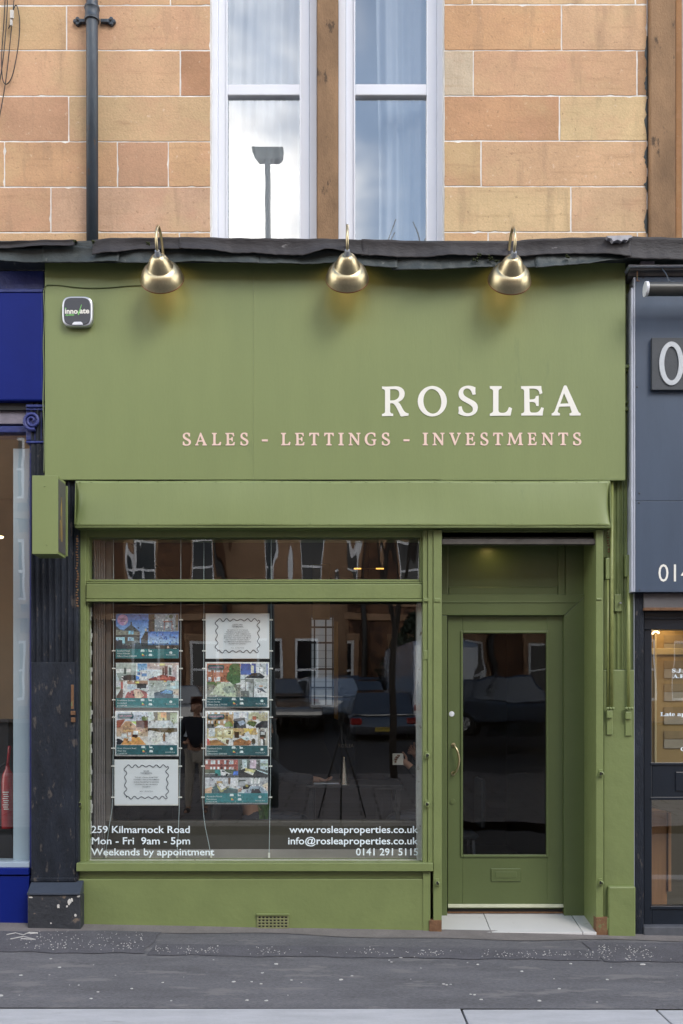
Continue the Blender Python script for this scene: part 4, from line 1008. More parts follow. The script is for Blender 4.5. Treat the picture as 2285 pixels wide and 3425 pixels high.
st = thing('strip_light', 'dark tubular sign light with white end cap hung over the grey sign', 'sign light', (X(2230, -.2), -.2, Z(965, -.2)))
ys = -.20
MB().tube([(X(2166, ys), ys, Z(967, ys)), (X(2400, ys), ys, Z(967, ys)), (X(2640, ys), ys, Z(967, ys))], .046, 24).build('tube', mat('grimy_tube_metal', (.075, .075, .07), .35, .2, 10, metal=.3), st, smooth=True, auto=40)
MB().tube([(X(2157, ys), ys, Z(967, ys)), (X(2166, ys), ys, Z(967, ys))], .051, 24).build('end_cap', m_upvc, st, smooth=True, auto=40)
def hook(px, pya, pyb, m): MB().tube(smooth_path([(X(px - 4, ys), ys + .12, Z(pya, ys)), (X(px - 2, ys), ys + .04, Z((pya + pyb) / 2, ys)), (X(px + 2, ys), ys, Z(pyb - 4, ys)), (X(px + 22, ys), ys, Z(pyb, ys))], 5), .004, 6).build('hanger', m, st)
hook(2237, 872, 944, m_iron)
tag(MB().tube([(X(2138, -.1), -.06, Z(893, -.08)), (X(2137, -.1), -.06, Z(936, -.08)), (X(2144, -.1), -.07, Z(937, -.08))], .004, 6).build('rusty_hook', m_rust), 'small rusty hook hanging empty under the grey sign cornice', 'hook')
m_blind = mat('grey_blind_box', (.10, .095, .10), .6, .15, 12)
pb('blind_box', m_blind, gr, 2154, 2600, 1984, 2038, .03, .2, .004)
pb('blind_rail', m_rust, gr, 2155, 2600, 2032, 2042, .015, .05, .003)
pb('pier', m_navy, gr, 2124, 2154, 1981, 3150, .045, .3, .004)
pb('pier_edge', m_grey_trim, gr, 2121, 2124, 1982, 3100, .05, .3, .001)
pb('door_header', m_navy_door, gr, 2154.5, 2600, 2044, 2106, .10, .2, .004); pb('header_moulding', m_navy_door, gr, 2156, 2600, 2062, 2070, .085, .12, .003)
pb('door_stile', m_navy_door, gr, 2154.5, 2181, 2106, 3096, .11, .2, .004)
pb('door_rail', m_navy_door, gr, 2181, 2600, 2552, 2676, .115, .2, .005); pb('rail_bead', m_navy_door, gr, 2176, 2600, 2551, 2560, .105, .13, .003); pb('rail_bead', m_navy_door, gr, 2176, 2600, 2666, 2676, .105, .13, .003)
pb('door_rail', m_navy_door, gr, 2181, 2600, 3032, 3096, .115, .2, .005); pb('rail_bead', m_navy_door, gr, 2176, 2600, 3031, 3042, .105, .13, .003)
pb('letter_flap', m_navy_door, gr, 2261, 2400, 2582, 2646, .105, .13, .004)
pb('door_step', mat('dark_step_stone', (.085, .09, .105), .7, .2, 10, .2, 50), gr, 2154.5, 2600, 3100, 3160, .03, .3, .006)
MB().pane(2180, 2600, 2104, 2554, .150).build('window_pane', g_plain, gr); MB().pane(2180, 2600, 2675, 3034, .150).build('window_pane', g_plain, gr)
def ser(s): return ''.join(chr(0x1D400 + ord(c) - 65) if 'A' <= c <= 'Z' else chr(0x1D41A + ord(c) - 97) if 'a' <= c <= 'z' else c for c in s)
text('door_lettering', ser('S.J.G'), m_let, gr, 2248, 2249, .148, 12.5, 56, offset=.008); text('door_lettering', ser('A.E.'), m_let, gr, 2251, 2268, .148, 12.5, 44, offset=.008)
text('door_lettering', ser('Late app'), m_let, gr, 2209, 2395, .148, 13, 98, offset=.01); text('door_lettering', ser('C'), m_let, gr, 2277, 2512, .148, 13, 16, offset=.01)
m_panel = mat('ochre_screen', (.33, .215, .075), .7, .06, 3)
scr_ = thing('notice_screen', 'ochre notice screen behind the grey shop door glass', 'screen', (2.4, .5, 1))
pb('board', m_panel, scr_, 2150, 2620, 2080, 2580, .42, .45, .002)
m_note = mat('faded_notice', (.33, .28, .20), .7, .1, 12)
for i, py in enumerate((2125, 2210, 2287, 2365, 2445)):
    pb('notice', m_note, scr_, 2222, 2420, py + 28, py + 58, .412, .417, 0); pb('notice', mat('notice_photo', (.26, .18, .08), .7, .1, 12) if i == 0 else bpy.data.materials['notice_photo'], scr_, 2222, 2420, py, py + 26, .412, .417, 0)
pb('pale_rail', mat('pale_rail_paint', (.50, .40, .22), .5, .05, 6), scr_, 2150, 2420, 2168, 2190, .405, .419, .004)
pb('post', bpy.data.materials['pale_rail_paint'], scr_, 2190, 2197, 2120, 2560, .40, .411, .002)
o = MB().pbox(2175, 2232, 2715, 3060, .45, .8).build('wooden_cupboard', mat('orange_wood', (.33, .165, .07), .5, .12, 6, stretch=(8, 1, .6)), bev=.004)
tag(o, 'orange wooden cupboard behind the lower glass of the navy door', 'cupboard')
o = MB().pbox(2236, 2246, 2718, 2982, .43, .6).build('wooden_board', bpy.data.materials['orange_wood'], bev=.002); tag(o, 'narrow wooden board leaning beside the orange cupboard', 'board')
ir = MB(); ir.box(1.95, 5, 2.2, 2.3, -.3, 4.0); ir.box(1.95, 5, .3, 2.2, -.3, -.02); ir.box(1.95, 5, .3, 2.3, 3.2, 3.3); ir.box(1.97, 2.02, .30, 2.2, -.02, 3.2); ir.box(4.9, 5, .3, 2.2, -.02, 3.2)
tag(ir.build('grey_shop_room', mat('teal_brown_wall', (.10, .085, .055), .8, .1, 2)), kind='structure')
gl = thing('bulkhead_lamp', 'small glowing lamp at the top corner of the navy door glass', 'lamp', (X(2190, .3), .3, Z(2110, .3)))
MB().tube(smooth_path([(X(2182, .3), .3, Z(2120, .3)), (X(2190, .3), .28, Z(2112, .3)), (X(2204, .3), .3, Z(2117, .3))]), .008, 8).build('lamp_tube', m_glow, gl, smooth=True)
area('grey_shop_lamp_light', (X(2230, .3), .25, Z(2090, .3)), .15, .8, (1, .68, .30), (R(25), 0, 0))

# ------------------------------------------------------------------ inside the green shop
IN0, IN1 = .26, 4.2
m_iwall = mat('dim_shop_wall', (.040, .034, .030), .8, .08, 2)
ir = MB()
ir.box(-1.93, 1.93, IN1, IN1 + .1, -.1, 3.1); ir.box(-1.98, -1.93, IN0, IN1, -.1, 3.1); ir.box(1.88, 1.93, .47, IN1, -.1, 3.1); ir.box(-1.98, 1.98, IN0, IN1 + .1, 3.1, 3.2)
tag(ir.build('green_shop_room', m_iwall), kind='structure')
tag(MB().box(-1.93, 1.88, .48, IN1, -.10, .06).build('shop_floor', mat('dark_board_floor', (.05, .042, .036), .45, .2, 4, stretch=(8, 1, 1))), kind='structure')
# display ledge behind the big pane
m_ledge = mat('brown_display_board', (.060, .052, .040), .6, .12, 5)
o = MB().pbox(290, 1415, 2746, 2872, .26, .36).build('display_ledge', m_ledge, bev=.01); tag(o, 'brown display board along the foot of the shop window', 'display board')
o = MB().box(-1.93, X(1413, .26), .235, .275, .2, Z(2842, .24)).build('base_board', mat('pale_base_board', (.34, .31, .29), .6, .1, 5), bev=.003); tag(o, 'pale board strip behind the window lettering', 'board')
# reeded curtain and pale side panel at the left of the window
m_reed = mat('silvery_reeded_sheet', (.30, .27, .26), .28, .15, 10, metal=.25)
xa, xb_ = X(312, .24), X(352, .24)
def reed(u, v):
    x = xa + (xb_ - xa) * u
    return (x, .24 + .008 * math.sin(u * 6.283 * 5 + .5 * math.sin(v * 9)), Z(1790, .24) + (Z(2868, .24) - Z(1790, .24)) * v)
tag(MB().grid(reed, 60, 40).build('reeded_sheet', m_reed, smooth=True), 'reeded reflective sheet standing inside the window edge by the dark pilaster', 'sheet')
o = MB().pbox(354, 372, 1780, 2868, .27, .34).build('side_panel_board', mat('taupe_panel', (.20, .175, .155), .6, .06, 3), bev=.003); tag(o, 'taupe upright panel beside the reeded sheet in the window', 'panel')
# back window with bars, seen through the shop
bw = thing('rear_window', 'tall barred rear window of the shop with pale blockwork outside', 'window', (X(1080, IN1), IN1, 1.3))
yb2 = IN1 - .02
m_block = mat('daylight_glow_blockwork', (.45, .47, .48), .8, .12, 12, emit=(.55, .62, .70), estr=.16)  # emission stands in for daylight falling on the blockwork outside
MB().pbox(1040, 1116, 2066, 2360, yb2, yb2 + .015).build('daylight_glow_pane', m_block, bw)
mb = MB()
for a in (1040, 1052, 1090, 1113): mb.pbox(a - 2.4, a + 2.4, 2056, 2365, yb2 - .03, yb2 - .005)
for b_ in (2060, 2098, 2150, 2238, 2300, 2362): mb.pbox(1036, 1118, b_ - 3, b_ + 3, yb2 - .035, yb2 - .03)
mb.build('window_bars', m_navy_door, bw)
for j, py in enumerate(range(2072, 2360, 26)):
    pb('block_joint', m_iron, bw, 1042, 1114, py, py + 1.2, yb2 - .002, yb2, 0)
o = MB().pbox(1046, 1103, 1860, 2070, 3.2, 3.3).build('lit_partition', mat('ochre_partition', (.42, .29, .13), .7, .05, 3)); tag(o, 'ochre partition panel deep in the shop above the rear window', 'partition')
o = MB().pbox(1117, 1131, 2080, 2470, 3.0, 3.1).build('ochre_post', bpy.data.materials['ochre_partition'], bev=.003); tag(o, 'narrow ochre post standing in the dim shop', 'post')
pl = thing('pendant_lamp', 'amber bar pendant lamp inside the shop seen through the upper pane', 'lamp', (X(1230, 2.0), 2.0, Z(1900, 2.0)))
m_amber = mat('amber_bar', (.9, .6, .2), .4, 0, emit=(1, .50, .10), estr=1.8)
for py in (1902, 1946):
    for (a_, b_) in ((1184, 1208), (1258, 1284)):
        MB().tube([(X(a_, 2.0), 2.0, Z(py, 2.0)), (X(b_, 2.0), 2.0, Z(py, 2.0))], .006, 8).build('light_bar', m_amber, pl, smooth=True)
    MB().tube([(X(1208, 2.0), 2.0, Z(py, 2.0)), (X(1258, 2.0), 2.0, Z(py, 2.0))], .005, 8).build('bar', m_brass_in, pl, smooth=True)
MB().tube([(X(1233, 2.0), 2.0, Z(1946, 2.0)), (X(1233, 2.0), 2.0, 3.1)], .004, 6).build('stem', m_black, pl)
area('pendant_light', (X(1233, 2.0), 2.0, Z(1960, 2.0)), .2, 1.2, (1, .70, .36))
area('recess_lamp_light', (X(1650, .25), .26, Z(1818, .25)), .08, .22, (1, .78, .25))
rl = MB().lathe([(0, 0), (.03, 0), (.035, .006), (.035, .012)], 16, Matrix.Translation((X(1650, .25), .26, Z(1812, .25)))).build('recess_downlight', m_amber, smooth=True); tag(rl, 'small warm downlight in the ceiling of the door recess', 'downlight')

# ------------------------------------------------------------------ posters on cables
def H(h): return lin(h)
def jit(c, k, n_):
    out = []
    for _ in range(n_):
        f_ = random.uniform(1 - k, 1 + k) * 1.35; out.append(tuple(min(.9, v_ * f_ * random.uniform(.95, 1.05)) for v_ in c))
    return out
def draw(name, m4, items, parent, y, photo=True):
    """m4 = (ox, oy, k, px0, py0): sketch coordinates to photo pixels"""
    ox, oy, k, px0, py0 = m4; mb = MB(); lay = 0
    for it in items:
        yy = y - .00003 * lay; lay += 1
        T = lambda a, b: (X(px0 + (a - ox) * k, y), yy, Z(py0 + (b - oy) * k, y))
        if it[0] == 'r': _, c, x0, y0, x1, y1 = it; mb.face([T(x0, y0), T(x1, y0), T(x1, y1), T(x0, y1)], jit(H(c), .22 if (x1 - x0) < 900 else .04, 4))
        elif it[0] == 'g': _, c, c2, x0, y0, x1, y1 = it; mb.face([T(x0, y0), T(x1, y0), T(x1, y1), T(x0, y1)], (H(c), H(c), H(c2), H(c2)))
        elif it[0] == 'p': mb.face([T(a, b) for a, b in zip(it[2][::2], it[2][1::2])], jit(H(it[1]), .22, len(it[2]) // 2))
        elif it[0] == 'e': mb.face([T(it[2] + it[4] * math.cos(6.283 * i / 20), it[3] + it[5] * math.sin(6.283 * i / 20)) for i in range(20)], H(it[1]))
    return mb.build(name, m_photo if photo else m_print, parent)
def inside(x, y, p):
    r = False; n_ = len(p) // 2; j = n_ - 1
    for i in range(n_):
        xi, yi, xj, yj = p[2 * i], p[2 * i + 1], p[2 * j], p[2 * j + 1]
        if (yi > y) != (yj > y) and x < (xj - xi) * (y - yi) / (yj - yi + 1e-9) + xi: r = not r
        j = i
    return r
def busy(items, x0, y0, x1, y1, n_=230, seed=1):
    """small light and dark details over the printed photographs, each in the tone of what lies under it"""
    rr_ = random.Random(seed); out = []
    for _ in range(n_):
        x, y = rr_.uniform(x0 + 12, x1 - 40), rr_.uniform(y0 + 12, y1 - 30)
        if x < x0 + (x1 - x0) * .33 and y < y0 + (y1 - y0) * .36: continue
        c = None
        for it in reversed(items):
            if it[0] == 'r' and it[2] <= x <= it[4] and it[3] <= y <= it[5]: c = it[1]
            elif it[0] == 'g' and it[3] <= x <= it[5] and it[4] <= y <= it[6]: c = it[1]
            elif it[0] == 'p' and inside(x, y, it[2]): c = it[1]
            if c: break
        if not c: continue
        f_ = rr_.choice((.55, .72, .85, 1.15, 1.3)); v_ = [max(0, min(255, int(int(c[k:k + 2], 16) * f_ + rr_.uniform(-14, 14)))) for k in (0, 2, 4)]
        w_, h_ = rr_.uniform(8, 34), rr_.uniform(8, 34); sk_ = rr_.uniform(-8, 8)
        out.append(('p', '%02X%02X%02X' % tuple(v_), (x, y, x + w_, y + sk_, x + w_ + sk_, y + h_, x - sk_ * .5, y + h_ - sk_)))
    return out
def strip(c, a, b, base):                       # teal caption band with icons and crest; a,b = left,right; base = top
    it = [('r', c, a, base, b, base + 185)]
    for (dx, dy, w_, h_) in ((485, 25, 75, 34), (492, 12, 60, 14), (640, 30, 62, 28), (638, 8, 16, 26), (640, 110, 70, 30), (648, 96, 54, 16)): it.append(('r', 'C8DCDC', a + dx, base + dy, a + dx + w_, base + dy + h_))
    it += [('p', '70C040', (a + 510, base + 92, a + 530, base + 92, a + 530, base + 106, a + 510, base + 106)), ('p', 'F0D030', (a + 510, base + 106, a + 542, base + 106, a + 546, base + 120, a + 510, base + 120)), ('p', 'E05028', (a + 510, base + 120, a + 556, base + 120, a + 560, base + 138, a + 510, base + 138)),
           ('e', 'D8E8E8', a + 1070, base + 70, 30, 24), ('r', 'D8E8E8', a + 1046, base + 74, a + 1094, base + 94)]
    return it
PY = .195
m_cap = mat('caption_print', (.72, .80, .80), .5, 0)
m_cap_dark = mat('caption_ink', (.05, .06, .08), .5, 0)
m_cap_pink = mat('badge_print', (.62, .30, .42), .5, 0)
def poster(label, px0, py0, px1, py1, items, orig, white, caps, badge=None, band=None):
    t = thing('window_poster', label, 'poster', (X((px0 + px1) / 2, PY), PY, Z(py1, PY)), 'posters hung on cables in the shop window')
    ox, oy, wz = orig; k = (px1 - px0) / wz
    MB().pbox(px0 - 1.5, px1 + 1.5, py0 - 1.5, py1 + 1.5, PY + .001, PY + .006).build('backing', m_white_vinyl if white else m_iron, t, bev=.001)
    if len(items) > 3:
        ib = len(items) - (13 if badge else 12); bx = items[len(items) - 12]
        items = items[:ib] + busy(items[:ib], ox, oy, ox + wz, bx[3], 260, int(px0 + py0)) + items[ib:]
    draw('print', (ox, oy, k, px0, py0), items, t, PY, len(items) > 3)
    for (s, sx, sy, h_, m) in caps:
        text('caption', s, m, t, px0 + (sx - ox) * k, py0 + (sy - oy) * k, PY - .0125, h_ * k, None, 'LEFT' if m is not m_cap_dark else 'CENTER', offset=.01)
    if badge: text('badge', badge[0], m_cap_pink, t, px0 + (badge[1] - ox) * k, py0 + (badge[2] - oy) * k, PY - .0125, badge[3] * k, None, 'CENTER', offset=.015)
    if band: text('crest', 'ROSLEA', m_cap, t, px0 + (band[0] - ox) * k, py0 + (band[1] - oy) * k, PY - .0125, 24 * k, 185 * k, 'CENTER')
    return t
c3 = lambda x, y, a: [(s, x, y + 52 * i, 30, m_cap) for i, s in enumerate(a)]
nums = lambda x, y, a: [(a[0], x + 580, y, 22, m_cap), (a[1], x + 725, y, 22, m_cap), ('C', x + 583, y + 90, 24, m_cap), (a[2], x + 725, y + 90, 22, m_cap)]
P1 = [('r', '4A8FD8', 103, 135, 1325, 997), ('g', '1E6FD8', '8CC0F0', 103, 150, 730, 600), ('p', '4E5A5E', (103, 370, 190, 445, 265, 445, 385, 350, 385, 290, 415, 290, 418, 360, 565, 480, 570, 820, 103, 820)),
      ('p', '7A7F78', (103, 445, 560, 490, 560, 550, 103, 550)), ('r', '3A4448', 103, 552, 570, 575), ('r', '6CB0E8', 345, 465, 390, 535), ('r', '6CB0E8', 400, 465, 445, 535), ('r', '9AC4EC', 103, 590, 225, 645), ('r', '8AC0EE', 225, 590, 275, 712), ('r', '4A4640', 280, 600, 325, 660),
      ('r', '88B8E8', 335, 590, 450, 660), ('r', '2C3A44', 103, 650, 220, 820), ('g', '50646E', '2E4450', 220, 712, 590, 820), ('p', '3A4248', (605, 610, 670, 480, 730, 480, 730, 820, 590, 820, 590, 610)), ('r', 'D8C89A', 668, 425, 700, 470),
      ('e', 'DCA8DC', 235, 255, 105, 108), ('p', 'F2E8F4', (262, 355, 330, 262, 300, 275, 268, 310)), ('r', '5A5048', 735, 140, 855, 480), ('g', 'B8C6D6', '8E98A2', 855, 140, 1320, 480), ('r', 'A05A48', 1025, 275, 1200, 300), ('r', 'A05A48', 1036, 300, 1050, 470), ('r', 'A05A48', 1186, 300, 1200, 470),
      ('r', 'D8DCE4', 1085, 310, 1140, 410), ('r', 'E0E0E0', 1050, 245, 1115, 274), ('e', '6E7E68', 1175, 190, 40, 40), ('r', '84786A', 1260, 150, 1320, 460), ('g', '1A68C8', 'A8D0F0', 725, 485, 1325, 715), ('r', '3A6A9C', 725, 712, 1325, 745), ('r', '454440', 725, 745, 1325, 822),
      ('p', 'C8B09A', (1095, 805, 1100, 770, 1120, 755, 1145, 805)), ('p', 'DCD8CC', (1220, 815, 1240, 780, 1290, 815)), ('r', '8A8880', 880, 760, 960, 790)] + strip('17696F', 103, 1325, 820)
poster('house and seaside poster with pink sticker, top of the column nearest the dark pilaster', 388, 2053, 598, 2202, P1, (103, 135, 1222), False, c3(125, 870, ('Bowfield Road', 'West Kilbride', 'Offers Over £180,000')) + nums(103, 870, '211') + [('COMING', 236, 250, 24, m_cap_dark), ('SOON', 236, 292, 24, m_cap_dark)], None, (1172, 945))
P2 = [('r', 'C8CCCC', 100, 95, 1322, 965), ('g', 'C0CCC4', '98A8A4', 105, 100, 490, 435), ('r', 'DCE4E0', 105, 215, 260, 290), ('p', '303438', (195, 435, 225, 350, 350, 325, 480, 330, 490, 435)), ('r', '4A5A58', 255, 190, 300, 315), ('r', 'DDE2DD', 300, 215, 385, 280), ('p', 'B8CCD8', (105, 290, 165, 435, 105, 435)), ('r', 'E4E8EA', 490, 100, 520, 435),
      ('g', '4AA0E0', 'A8CCE8', 520, 110, 705, 240), ('r', 'D8DCE0', 520, 270, 705, 440), ('r', '4878B0', 515, 280, 570, 335), ('r', '5A84B8', 600, 300, 700, 360), ('p', '1E78D8', (490, 340, 560, 370, 550, 420, 490, 430)), ('g', 'DCC0B4', 'C8C0D0', 705, 100, 1322, 435), ('p', 'C0CCEC', (705, 220, 1000, 230, 1000, 330, 740, 405, 705, 390)),
      ('p', '8A3A30', (740, 405, 1005, 325, 1250, 370, 1245, 440, 735, 440)), ('p', 'B85848', (880, 400, 1010, 350, 1180, 380, 1150, 430)), ('r', '5A3A38', 1002, 190, 1035, 330), ('r', '6A4A48', 1045, 160, 1105, 325), ('r', 'E4E0DC', 1110, 140, 1200, 350), ('r', '5A6A68', 1125, 190, 1180, 335), ('r', 'F4E088', 950, 110, 1040, 150), ('r', 'F0ECEC', 1280, 140, 1322, 440),
      ('g', 'C09878', 'B08070', 105, 440, 720, 520), ('r', 'D0D8EC', 105, 440, 190, 560), ('r', '98A898', 105, 560, 190, 610), ('p', '6E5A58', (105, 760, 200, 600, 240, 610, 230, 785, 105, 785)), ('r', 'B04A48', 195, 475, 235, 600), ('p', 'E4ECF4', (235, 450, 320, 445, 320, 740, 240, 780)), ('r', 'B8CCE0', 320, 510, 490, 610), ('r', '2E2A2C', 510, 500, 700, 590),
      ('p', 'A04840', (320, 670, 500, 600, 700, 660, 720, 785, 270, 785)), ('p', 'E8B898', (440, 630, 560, 610, 650, 730, 580, 785, 470, 785)), ('p', 'DCE8F4', (690, 540, 745, 530, 740, 785, 710, 785)), ('r', 'F0D860', 480, 460, 550, 495), ('g', 'B8C0B4', 'C8D0CC', 745, 440, 1085, 650), ('r', 'A8C0BC', 1085, 450, 1322, 610), ('r', 'B8DCE4', 1145, 475, 1265, 595), ('r', 'E8ECC8', 1160, 480, 1255, 540),
      ('p', '52626E', (840, 680, 1080, 610, 1210, 640, 1215, 785, 850, 785)), ('p', '6EA8DC', (960, 680, 1080, 615, 1210, 650, 1180, 700)), ('p', 'C8B49C', (1215, 620, 1322, 600, 1322, 740, 1215, 700)), ('r', 'F0B850', 1030, 440, 1085, 470)] + strip('0F6E70', 100, 1322, 782)
poster('photo poster of four pale rooms with red floors, second down nearest the dark pilaster', 388, 2217, 598, 2366, P2, (100, 95, 1222), False, c3(122, 840, ('Strathblane Gardens', 'Anniesland', '£1150PCM')) + nums(100, 850, '221'), None, (1172, 912))
P3 = [('r', 'E0E4EE', 92, 108, 1312, 975), ('g', 'D8E0EC', 'D0D8E8', 115, 125, 725, 300), ('p', '505458', (600, 290, 600, 215, 700, 180, 725, 215, 725, 290)), ('e', '7A8C48', 660, 245, 62, 45), ('p', '9A4A30', (115, 285, 275, 260, 270, 300, 180, 425, 115, 425)), ('p', 'C89870', (180, 425, 290, 300, 380, 300, 525, 425)), ('p', 'A8C838', (390, 310, 500, 300, 500, 370)), ('r', '5A3028', 495, 290, 725, 425),
      ('r', '5C645C', 400, 130, 420, 240), ('g', 'D0A07C', 'DCC4A8', 115, 425, 725, 600), ('p', '8A6850', (230, 445, 580, 445, 570, 465, 240, 465)), ('g', 'E8B878', 'E0A860', 240, 465, 570, 510), ('r', 'B08058', 320, 505, 430, 605), ('r', 'E8F0F8', 335, 520, 400, 580), ('r', 'D8E8F8', 440, 490, 535, 570), ('r', '3A2420', 420, 560, 525, 625), ('p', 'D8902E', (270, 610, 560, 610, 690, 760, 205, 760)), ('p', 'E8E4E0', (335, 600, 400, 600, 405, 690, 335, 690)),
      ('r', 'D8DCE4', 210, 540, 315, 630), ('p', 'DCD4CC', (535, 580, 725, 620, 725, 760, 690, 760)), ('p', '20242C', (115, 640, 165, 640, 250, 690, 190, 760, 115, 760)), ('g', '5A5440', '807850', 725, 125, 1295, 290), ('p', 'C8D4D0', (725, 125, 830, 125, 850, 270, 725, 300)), ('g', 'D8C878', 'E0D898', 915, 130, 1085, 285), ('r', 'D89048', 975, 130, 1085, 230), ('r', '2E2A20', 1012, 235, 1045, 285),
      ('g', '98A878', 'D8E8D0', 1160, 140, 1295, 340), ('p', 'D4D8E0', (725, 430, 920, 290, 1160, 290, 1295, 430)), ('g', '5A4A30', '7A6438', 725, 435, 1295, 520), ('p', 'E0E0D4', (725, 470, 1030, 530, 1020, 690, 870, 760, 780, 760, 725, 640)), ('p', 'DCDCE4', (1065, 540, 1295, 505, 1295, 760, 1065, 690)), ('r', '8A6240', 1020, 545, 1060, 695), ('p', 'C8C8D0', (870, 760, 1040, 690, 1260, 760)),
      ('p', '164850', (135, 200, 150, 155, 440, 155, 455, 200, 440, 242, 150, 242))] + strip('15565E', 115, 1295, 765)
poster('white-bordered poster marked let agreed with wooden floor photo, third down nearest the dark pilaster', 386, 2379, 596, 2528, P3, (92, 108, 1220), True, c3(128, 842, ('Great Western Road', 'West End', '£1600PCM')) + nums(95, 850, '221'), ('LET AGREED', 298, 212, 30), (1158, 918))
P6 = [('r', 'E4E8EE', 105, 92, 1330, 965), ('g', 'C87850', 'B86840', 130, 110, 780, 470), ('r', 'D8E0EC', 155, 235, 210, 268), ('r', 'D8E0EC', 315, 235, 390, 278), ('r', 'D8E0EC', 268, 240, 290, 285), ('r', 'D8E0EC', 415, 240, 440, 285), ('r', 'D4E0EC', 155, 375, 215, 455), ('r', 'D4E0EC', 315, 370, 385, 455), ('r', '402820', 410, 370, 430, 455), ('r', '60402E', 225, 240, 240, 455), ('r', 'D8E0EC', 275, 375, 290, 455),
      ('p', '4A6A3E', (530, 300, 575, 150, 640, 112, 740, 112, 780, 200, 780, 480, 640, 520, 500, 420)), ('e', '5C7C4A', 640, 260, 70, 110), ('r', '58703A', 130, 465, 400, 520), ('g', '8A8A78', 'A0A4A0', 130, 520, 780, 765), ('p', 'B8C0A8', (180, 720, 330, 520, 480, 470, 620, 500, 700, 640, 700, 765)), ('p', '9AA89A', (420, 600, 520, 540, 640, 560, 690, 680, 520, 700)), ('g', '1A4AA0', '1E6AC8', 785, 112, 1080, 330), ('r', 'E8E0C0', 985, 150, 1040, 295),
      ('r', 'B0B8C0', 1080, 112, 1290, 270), ('r', 'E4E8F0', 1085, 185, 1140, 270), ('r', 'E4E8F0', 1160, 185, 1225, 270), ('r', '2050A8', 1290, 112, 1308, 330), ('p', '2A3034', (870, 390, 990, 300, 1150, 290, 1260, 370, 1210, 405)), ('r', 'C8D0DC', 785, 340, 885, 405), ('g', '9A9E98', '6E7474', 785, 408, 1045, 765), ('r', 'E4ECF4', 785, 430, 870, 640), ('r', 'D4DCE4', 885, 470, 940, 640), ('r', 'A8ACAC', 945, 470, 1020, 760), ('g', 'C8CCC0', 'D8E0E8', 1050, 410, 1308, 600),
      ('r', 'B89070', 1145, 535, 1215, 570), ('p', 'D8DCE4', (1050, 600, 1308, 660, 1308, 765, 1050, 765)), ('p', '4A5058', (1100, 590, 1200, 590, 1300, 690, 1200, 650)), ('p', '234E4C', (150, 185, 165, 140, 455, 140, 470, 185, 455, 232, 165, 232))] + strip('134F57', 130, 1308, 765)
poster('white-bordered poster with red brick flats and a blue room, second down nearest the door', 688, 2216, 899, 2366, P6, (105, 92, 1225), True, c3(140, 818, ('Kinmount Road', 'Mount Florida', 'Offers Over £195,000')) + nums(118, 830, '211'), ('UNDER OFFER', 310, 198, 28), (1172, 905))
P7 = [('r', 'E6E8EC', 103, 103, 1325, 970), ('g', 'C89850', 'B08040', 130, 125, 640, 430)] + [('r', 'C8D0DC', a, 125, a + 55, 165) for a in (140, 215, 330, 560)] + [('r', 'C8CCD4', a, 285, a + 40, 345) for a in (150, 210, 340, 450)] + [('r', '302820', 275, 285, 305, 350), ('r', '7A5830', 490, 130, 540, 350), ('p', '6A8028', (470, 400, 480, 330, 560, 290, 610, 340, 640, 400)), ('r', '5A5A50', 130, 350, 270, 405), ('e', '7A8A30', 330, 365, 40, 30),
      ('g', '8A8E90', '707478', 130, 400, 640, 432), ('p', 'D0D8E0', (270, 425, 340, 380, 430, 370, 490, 420)), ('g', 'A8B8D0', 'D0D8E0', 645, 125, 930, 260), ('r', 'F0F4F8', 750, 130, 900, 230), ('p', '20262E', (645, 250, 860, 225, 890, 430, 645, 430)), ('p', '98A8BC', (720, 310, 830, 280, 890, 330, 770, 390)), ('g', 'C8C8A0', 'D8D4B0', 930, 125, 1305, 260), ('r', 'A85028', 1010, 200, 1085, 270), ('p', '5A6A38', (890, 340, 960, 275, 1100, 320, 1040, 410)), ('p', 'D0B060', (885, 330, 960, 265, 1090, 310, 950, 290)),
      ('g', 'D8D0A8', 'C8C098', 1140, 125, 1305, 300), ('p', '34363A', (1060, 380, 1200, 290, 1305, 300, 1305, 425, 1080, 425)), ('r', '48484A', 1190, 290, 1305, 425), ('g', 'C8B478', 'D8C890', 130, 432, 640, 620), ('r', 'D8E4F4', 160, 432, 280, 590), ('r', 'E8E0B0', 330, 485, 415, 560), ('p', 'E8E0B0', (465, 470, 635, 455, 600, 570, 470, 580)), ('r', '5A4A30', 540, 480, 590, 550), ('p', 'E4DCB0', (320, 600, 560, 640, 540, 760, 320, 640)), ('p', '604830', (500, 650, 560, 660, 540, 750, 495, 720)),
      ('p', 'A87838', (130, 680, 310, 650, 530, 765, 130, 765)), ('p', 'D05040', (130, 620, 170, 650, 195, 740, 130, 765)), ('g', 'C89850', 'E0C890', 640, 432, 1090, 560), ('p', 'E8B040', (830, 440, 1035, 440, 970, 560, 870, 520)), ('p', 'F4F0F0', (860, 520, 930, 490, 970, 560, 960, 640, 870, 620)), ('p', 'A06830', (640, 680, 800, 620, 1000, 680, 940, 765, 640, 765)), ('p', 'B8D0D0', (800, 630, 900, 600, 970, 640, 900, 680)), ('r', '4A3420', 660, 500, 750, 620), ('e', 'D8905A', 965, 720, 28, 40), ('e', '5A5038', 1030, 690, 40, 60),
      ('r', 'F0ECE4', 1085, 432, 1115, 765), ('g', 'D8D4C8', 'C0B8A8', 1115, 432, 1305, 765), ('r', '3A342C', 1150, 485, 1270, 620), ('r', 'C0C4C4', 1165, 500, 1255, 560), ('r', '8A4A30', 1165, 600, 1230, 680), ('r', 'D8D8DC', 1170, 640, 1230, 765), ('r', '404440', 1215, 650, 1250, 765), ('p', '164C50', (148, 205, 163, 158, 460, 158, 475, 205, 460, 255, 163, 255))] + strip('28585C', 125, 1305, 770)
